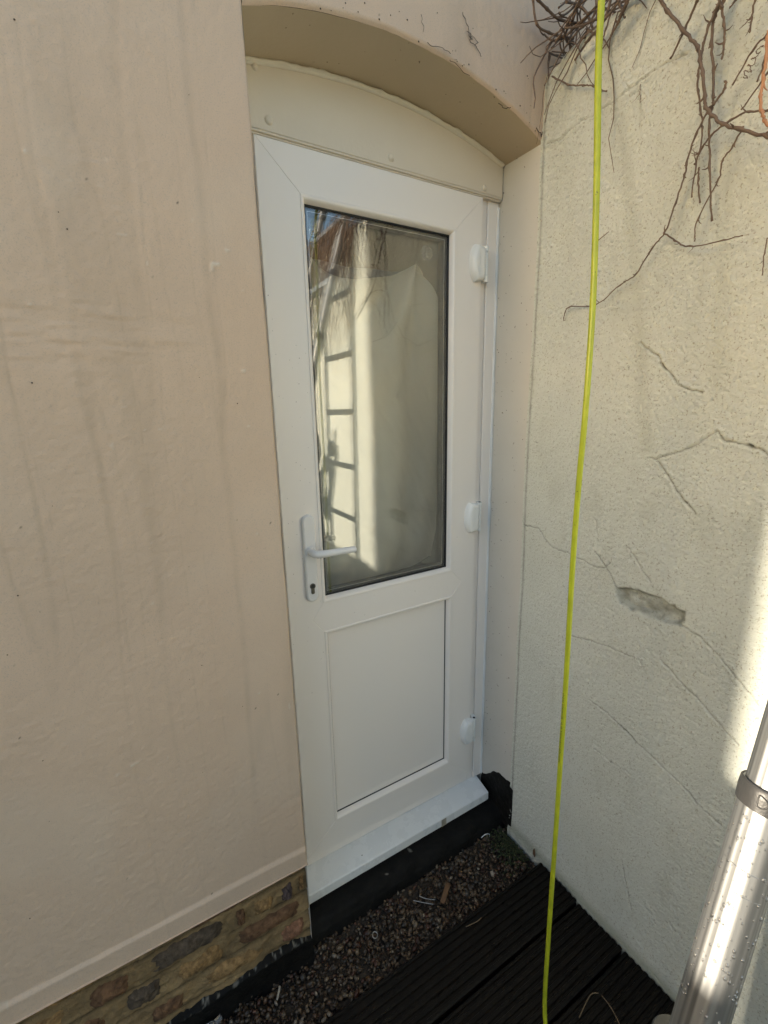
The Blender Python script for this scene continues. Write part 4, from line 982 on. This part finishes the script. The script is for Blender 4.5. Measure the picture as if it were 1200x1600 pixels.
# stems that hang in front of the house corner
def stemY(pix, w0, w1, y, seed):
    pts = [np.array(onY(a, b, y)) for a, b in pix]; P_ = smooth_path(pts, 6); n = len(P_)
    return mk('stem', *tube(P_, [(w0 + (w1 - w0) * i / n) * 0.5 * 1.2 / F * (1.4 if i % 6 == 0 else 1) for i in range(n)], 7), m_vine, vine)
for i, (pl, w0, w1, y) in enumerate([([(832, -20), (833, 0), (839, 38), (858, 51), (877, 57), (896, 60)], 3, 3, 0.955), ([(830, -12), (841, 0), (855, 14), (874, 30), (912, 41)], 3.5, 3.5, 0.945), ([(896, 66), (878, 60), (862, 75)], 3, 2, 0.965),
                                     ([(905, -10), (895, 12), (880, 24), (873, 20)], 3, 2.4, 0.94), ([(915, 0), (906, 20), (910, 40)], 3, 2, 0.95), ([(890, -10), (884, 2), (873, 12)], 4, 2, 0.95), ([(925, -10), (905, 5), (885, 3)], 4, 3, 0.93), ([(902, 8), (902, 45), (899, 70)], 3, 2, 0.95), ([(940, 5), (915, 30), (888, 60)], 3, 2, 0.95), ([(930, 15), (921, 34), (893, 34)], 2.6, 1.8, 0.94)]):
    stemY(pl, w0, w1, y, i)
# the thicket on the wall top and the curtain of thin twigs over the sunlit stretch
tw = MB(); rnd = random.Random(21)
def twig(p, d, L, r0, droop, n=9, wig=0.35):
    p = np.array(p, float); d = np.array(d, float); pts = [p.copy()]
    for k in range(n):
        d = d + np.array([rnd.uniform(-1, 1) * wig * 0.5, rnd.uniform(-1, 1) * wig, rnd.uniform(-1, 1) * wig - droop]); d /= np.linalg.norm(d)
        p = p + d * L / n
        if p[0] > XR - 0.004 and p[2] < WTOP + 0.01: p[0] = XR - 0.004 - rnd.uniform(0, 0.006)
        if p[1] > 0.985: p[1] = 0.985
        pts.append(p.copy())
    tw.add(*tube(pts, [r0 * (1 - 0.6 * k / n) for k in range(n + 1)], 4, False))
for k in range(190):                                   # matted on the coping
    y = rnd.uniform(0.5, 0.97) if k < 90 else rnd.uniform(-1.6, 0.5)
    twig((XR + rnd.uniform(-0.03, 0.2), y, WTOP + rnd.uniform(0.0, 0.10)), (rnd.uniform(-0.5, 0.3), rnd.uniform(-1, 1), rnd.uniform(-0.1, 0.4)), rnd.uniform(0.15, 0.4), rnd.uniform(0.0015, 0.004), 0.06)
for k in range(200):                                   # hanging, beyond the right edge of the picture
    L = rnd.choice((0.12, 0.2, 0.3, 0.45, 0.6, 0.75)) * rnd.uniform(0.7, 1.1); y = (0.42 if L < 0.2 else 0.34 if L < 0.35 else 0.22) - abs(rnd.gauss(0, 0.38))
    twig((XR - rnd.uniform(0.0, 0.06), y, WTOP + rnd.uniform(-0.02, 0.05)), (-0.25, rnd.uniform(-0.4, 0.4), -0.7), L, rnd.uniform(0.0013, 0.0031), 0.25, 12, 0.42)
tw.build('twig_thicket', m_vine, vine, True, 0)['kind'] = 'stuff'

# ------------------------------------------------------------------ photographer, behind the camera; only the shadow shows, reflected in the glass
def person():
    root = thing('person', (-0.42, -0.42, 0.012), 'person in dark jacket holding up a phone behind the viewpoint', 'person')
    J = {}; E = []
    fdir = np.array([0.49, 0.84, 0]); fdir /= np.linalg.norm(fdir); rdir = np.array([fdir[1], -fdir[0], 0])
    B = np.array([-0.26, -0.36, 0.0])
    def pt(r, f_, z): return B + rdir * r + fdir * f_ + np.array([0, 0, z])
    phone = np.array([0, 0, EYE]) - np.array(fwd) * 0.035
    rh = phone + rdir * 0.075 - fdir * 0.02 + np.array([0, 0, -0.04]); lh = phone - rdir * 0.07 - fdir * 0.02 + np.array([0, 0, -0.04])
    V = [pt(0, 0, 0.95), pt(0, 0.0, 1.10), pt(0, 0.0, 1.28), pt(0, 0.0, 1.42), pt(0, 0.01, 1.50),
         pt(0.18, 0, 1.40), pt(0.27, 0.06, 1.18), rh * 0.9 + pt(0.25, 0.1, 1.2) * 0.1, pt(-0.18, 0, 1.40), pt(-0.27, 0.06, 1.18), lh * 0.9 + pt(-0.25, 0.1, 1.2) * 0.1,
         pt(0.10, 0, 0.90), pt(0.11, 0.03, 0.50), pt(0.12, -0.01, 0.10), pt(0.13, 0.12, 0.06), pt(-0.10, 0, 0.90), pt(-0.11, 0.03, 0.50), pt(-0.12, -0.01, 0.10), pt(-0.13, 0.12, 0.06)]
    E = [(0, 1), (1, 2), (2, 3), (3, 4), (3, 5), (5, 6), (6, 7), (3, 8), (8, 9), (9, 10), (0, 11), (11, 12), (12, 13), (13, 14), (0, 15), (15, 16), (16, 17), (17, 18)]
    R = [.16, .155, .17, .12, .06, .075, .058, .034, .075, .058, .034, .095, .07, .048, .042, .095, .07, .048, .042]
    me = bpy.data.meshes.new('body'); me.from_pydata([tuple(p) for p in V], E, [])
    o = bpy.data.objects.new('body', me); COL.objects.link(o); me.materials.append(m_jacket)
    md = o.modifiers.new('skin', 'SKIN')
    for i, s in enumerate(me.skin_vertices[0].data): s.radius = (R[i], R[i] * (0.72 if i < 4 else 1)); s.use_root = (i == 0)
    ss = o.modifiers.new('sub', 'SUBSURF'); ss.levels = 2; ss.render_levels = 2
    par(o, root)
    hc = pt(0, 0.03, 1.60); hv = []; 
    for v_ in IV2:
        q = v_ * np.array([0.076, 0.095, 0.118]); fz = v_[1]
        if fz > 0.8 and -0.35 < v_[2] < 0.1 and abs(v_[0]) < 0.22: q = q * 1.16
        hv.append(hc + rdir * q[0] + fdir * q[1] + np.array([0, 0, q[2]]))
    hd_ = mk('head', hv, IF2, m_skin, root, True, 0)
    hv = [hc + rdir * (v_[0] * 0.083) + fdir * (v_[1] * 0.100 - 0.012) + np.array([0, 0, v_[2] * 0.112 + 0.018]) for v_ in IV2 if True]
    keep = np.array([f_ for f_ in IF2 if not (IV2[f_][:, 1].mean() > 0.25 and IV2[f_][:, 2].mean() < 0.45)])
    mk('hair', hv, keep, m_hair, root, True, 0)
    for sgn_, hpos in ((1, rh), (-1, lh)):
        hb_ = MB(); hb_.add(*tube([hpos + np.array([0, 0, -0.05]), hpos + np.array([0, 0, -0.02]), hpos + np.array([0, 0, 0.02]), hpos + np.array([0, 0, 0.035])], [0.026, 0.034, 0.032, 0.02], 12))
        for k in range(4):
            z = -0.022 + k * 0.019; L = (0.055, 0.065, 0.062, 0.05)[k]
            hb_.add(*tube(smooth_path([hpos + np.array([0, 0, z]) + fdir * 0.012 + rdir * sgn_ * 0.012, hpos + np.array([0, 0, z]) + fdir * 0.028 + rdir * sgn_ * 0.006, hpos + np.array([0, 0, z]) + fdir * 0.028 - rdir * sgn_ * L * 0.45], 4), 0.0082, 8))
        hb_.add(*tube(smooth_path([hpos + rdir * sgn_ * 0.0 + np.array([0, 0, -0.012]) - fdir * 0.02, hpos - fdir * 0.03 - rdir * sgn_ * 0.02 + np.array([0, 0, 0.0]), hpos - fdir * 0.022 - rdir * sgn_ * 0.045 + np.array([0, 0, 0.012])], 4), 0.0095, 8))
        hb_.build('hand', m_skin, root, True, 60)
    V, Fc = bbox(-0.037, 0.037, -0.004, 0.004, -0.078, 0.078, 0.003, 2)
    up = -np.array(down); rr_ = np.array(right); ff = np.array(fwd)
    ph = mk('phone', [phone + rr_ * v_[0] + ff * v_[1] + up * v_[2] for v_ in V], Fc, m_phone, None)
    tag(ph, 'black phone held up by the person behind the viewpoint', 'phone')
b2 = bmesh.new(); bmesh.ops.create_icosphere(b2, subdivisions=3, radius=1.0)
IV2 = np.array([v_.co[:] for v_ in b2.verts]); IF2 = np.array([[v_.index for v_ in f_.verts] for f_ in b2.faces]); b2.free()
person()

# ------------------------------------------------------------------ cobwebs and grime on the house wall by the arch
def squiggle(px_pts, w, name='cobweb', y=YW - 0.003, n=3):
    rnd = random.Random(int(px_pts[0][0])); out = []
    for a, b in zip(px_pts[:-1], px_pts[1:]):
        for k in range(n):
            t = k / n; out.append((a[0] + (b[0] - a[0]) * t + rnd.uniform(-2, 2), a[1] + (b[1] - a[1]) * t + rnd.uniform(-2, 2)))
    out.append(px_pts[-1]); P_ = smooth_path([np.array(onY(q[0], q[1], y)) for q in out], 3)
    mk(name, *tube(P_, w, 4), m_hair, house)
squiggle([(723, 20), (732, 45), (735, 62), (745, 75), (752, 88)], 0.0007, n=5); squiggle([(730, 48), (738, 62), (734, 50), (748, 66), (742, 70)], 0.0006, n=4)
squiggle([(660, 22), (661, 50)], 0.0005, n=5); squiggle([(702, 92), (712, 98), (722, 112), (734, 118)], 0.0006); squiggle([(668, 68), (690, 74), (704, 84)], 0.0007)
squiggle([(780, 160), (790, 170), (798, 168)], 0.0009); squiggle([(838, 200), (846, 214), (848, 206)], 0.001)
gs = MB(); rnd = random.Random(44)
for k in range(46):                                     # grime specks caught under the arch edge and on the wall
    x = rnd.uniform(0.34, 1.08); z = float(arch_f(np.array(x))) + (abs(rnd.gauss(0, 0.02)) if k < 26 else rnd.uniform(0.01, 0.14))
    V, Fc = dome((x, YW - 0.0015, z), rnd.uniform(0.0008, 0.0022), 0.001, seg=6); gs.add(V, Fc)
for k in range(26):
    x = rnd.uniform(-0.3, 0.27); z = EYE + rnd.uniform(-1.15, 0.7)
    V, Fc = dome((x, YW - 0.001, z), rnd.uniform(0.0006, 0.0016), 0.0012, seg=6); gs.add(V, Fc)
gs.build('grime_specks', m_hair, house, True)['kind'] = 'stuff'
rs = MB()
for k in range(90):                                     # black specks on the right reveal
    y = rnd.uniform(1.0, 1.15); z = EYE + rnd.uniform(-1.35, 0.66)
    if k < 40: y = 1.155 - abs(rnd.gauss(0, 0.012))
    V, Fc = dome((0, 0, 0), rnd.uniform(0.0006, 0.0018), 0.001, seg=6); rs.add([(XR + 0.0055 + v_[1], y + v_[0], z + v_[2]) for v_ in V], Fc)
rs.build('grime_specks', m_hair, house, True)['kind'] = 'stuff'
ds = MB()
for k in range(34):                                     # dirt spots on the door's lock stile
    x = rnd.choice((rnd.uniform(0.355, 0.445), rnd.uniform(0.355, 0.445), rnd.uniform(0.36, 1.02))); z = EYE + rnd.uniform(-0.9, 0.3)
    if 0.447 < x < 0.94: z = EYE + rnd.uniform(-0.635, -0.56)
    V, Fc = dome((x, YD + 0.0002, z), rnd.uniform(0.0005, 0.0012), 0.0005, seg=6); ds.add(V, Fc)
ds.build('dirt_specks', m_leaf, door, True)['kind'] = 'stuff'

# ------------------------------------------------------------------ board fence to the west: its shadow ends the sunlit patch low on the garden wall
m_fence = M('fence_wood', (0.16, 0.10, 0.06), 0.8, var=(0.10, 0.065, 0.04), scale=6, stretch=(8, 8, 1), bump=0.001, bscale=60)
fence = thing('garden_fence', (-4.0, -1.5, -0.1), 'brown upright board fence across the yard, outside the picture', 'fence')
fb = None
for k in range(49):
    y = 0.93 - k * 0.103
    if fb is None: fb = mk('board', *bbox(-4.008, -3.992, y - 0.049, y + 0.049, -0.08, 1.66, 0.003, 1), m_fence, fence, True, 40); y00 = y
    else:
        b_ = fb.copy(); COL.objects.link(b_); b_.parent = fence; b_.location = fb.location.copy(); b_.location.y += y - y00; b_.location.z += random.uniform(-0.006, 0.006)
for y in (0.9, -0.9, -2.7, -4.1): mk('post', *bbox(-4.12, -4.03, y - 0.045, y + 0.045, -0.14, 1.63, 0.004, 1), m_fence, fence, True, 40)
for z in (0.25, 0.85, 1.42): mk('rail', *bbox(-4.03, -4.0085, -4.1, 0.95, z, z + 0.07, 0.003, 1), m_fence, fence, True, 40)
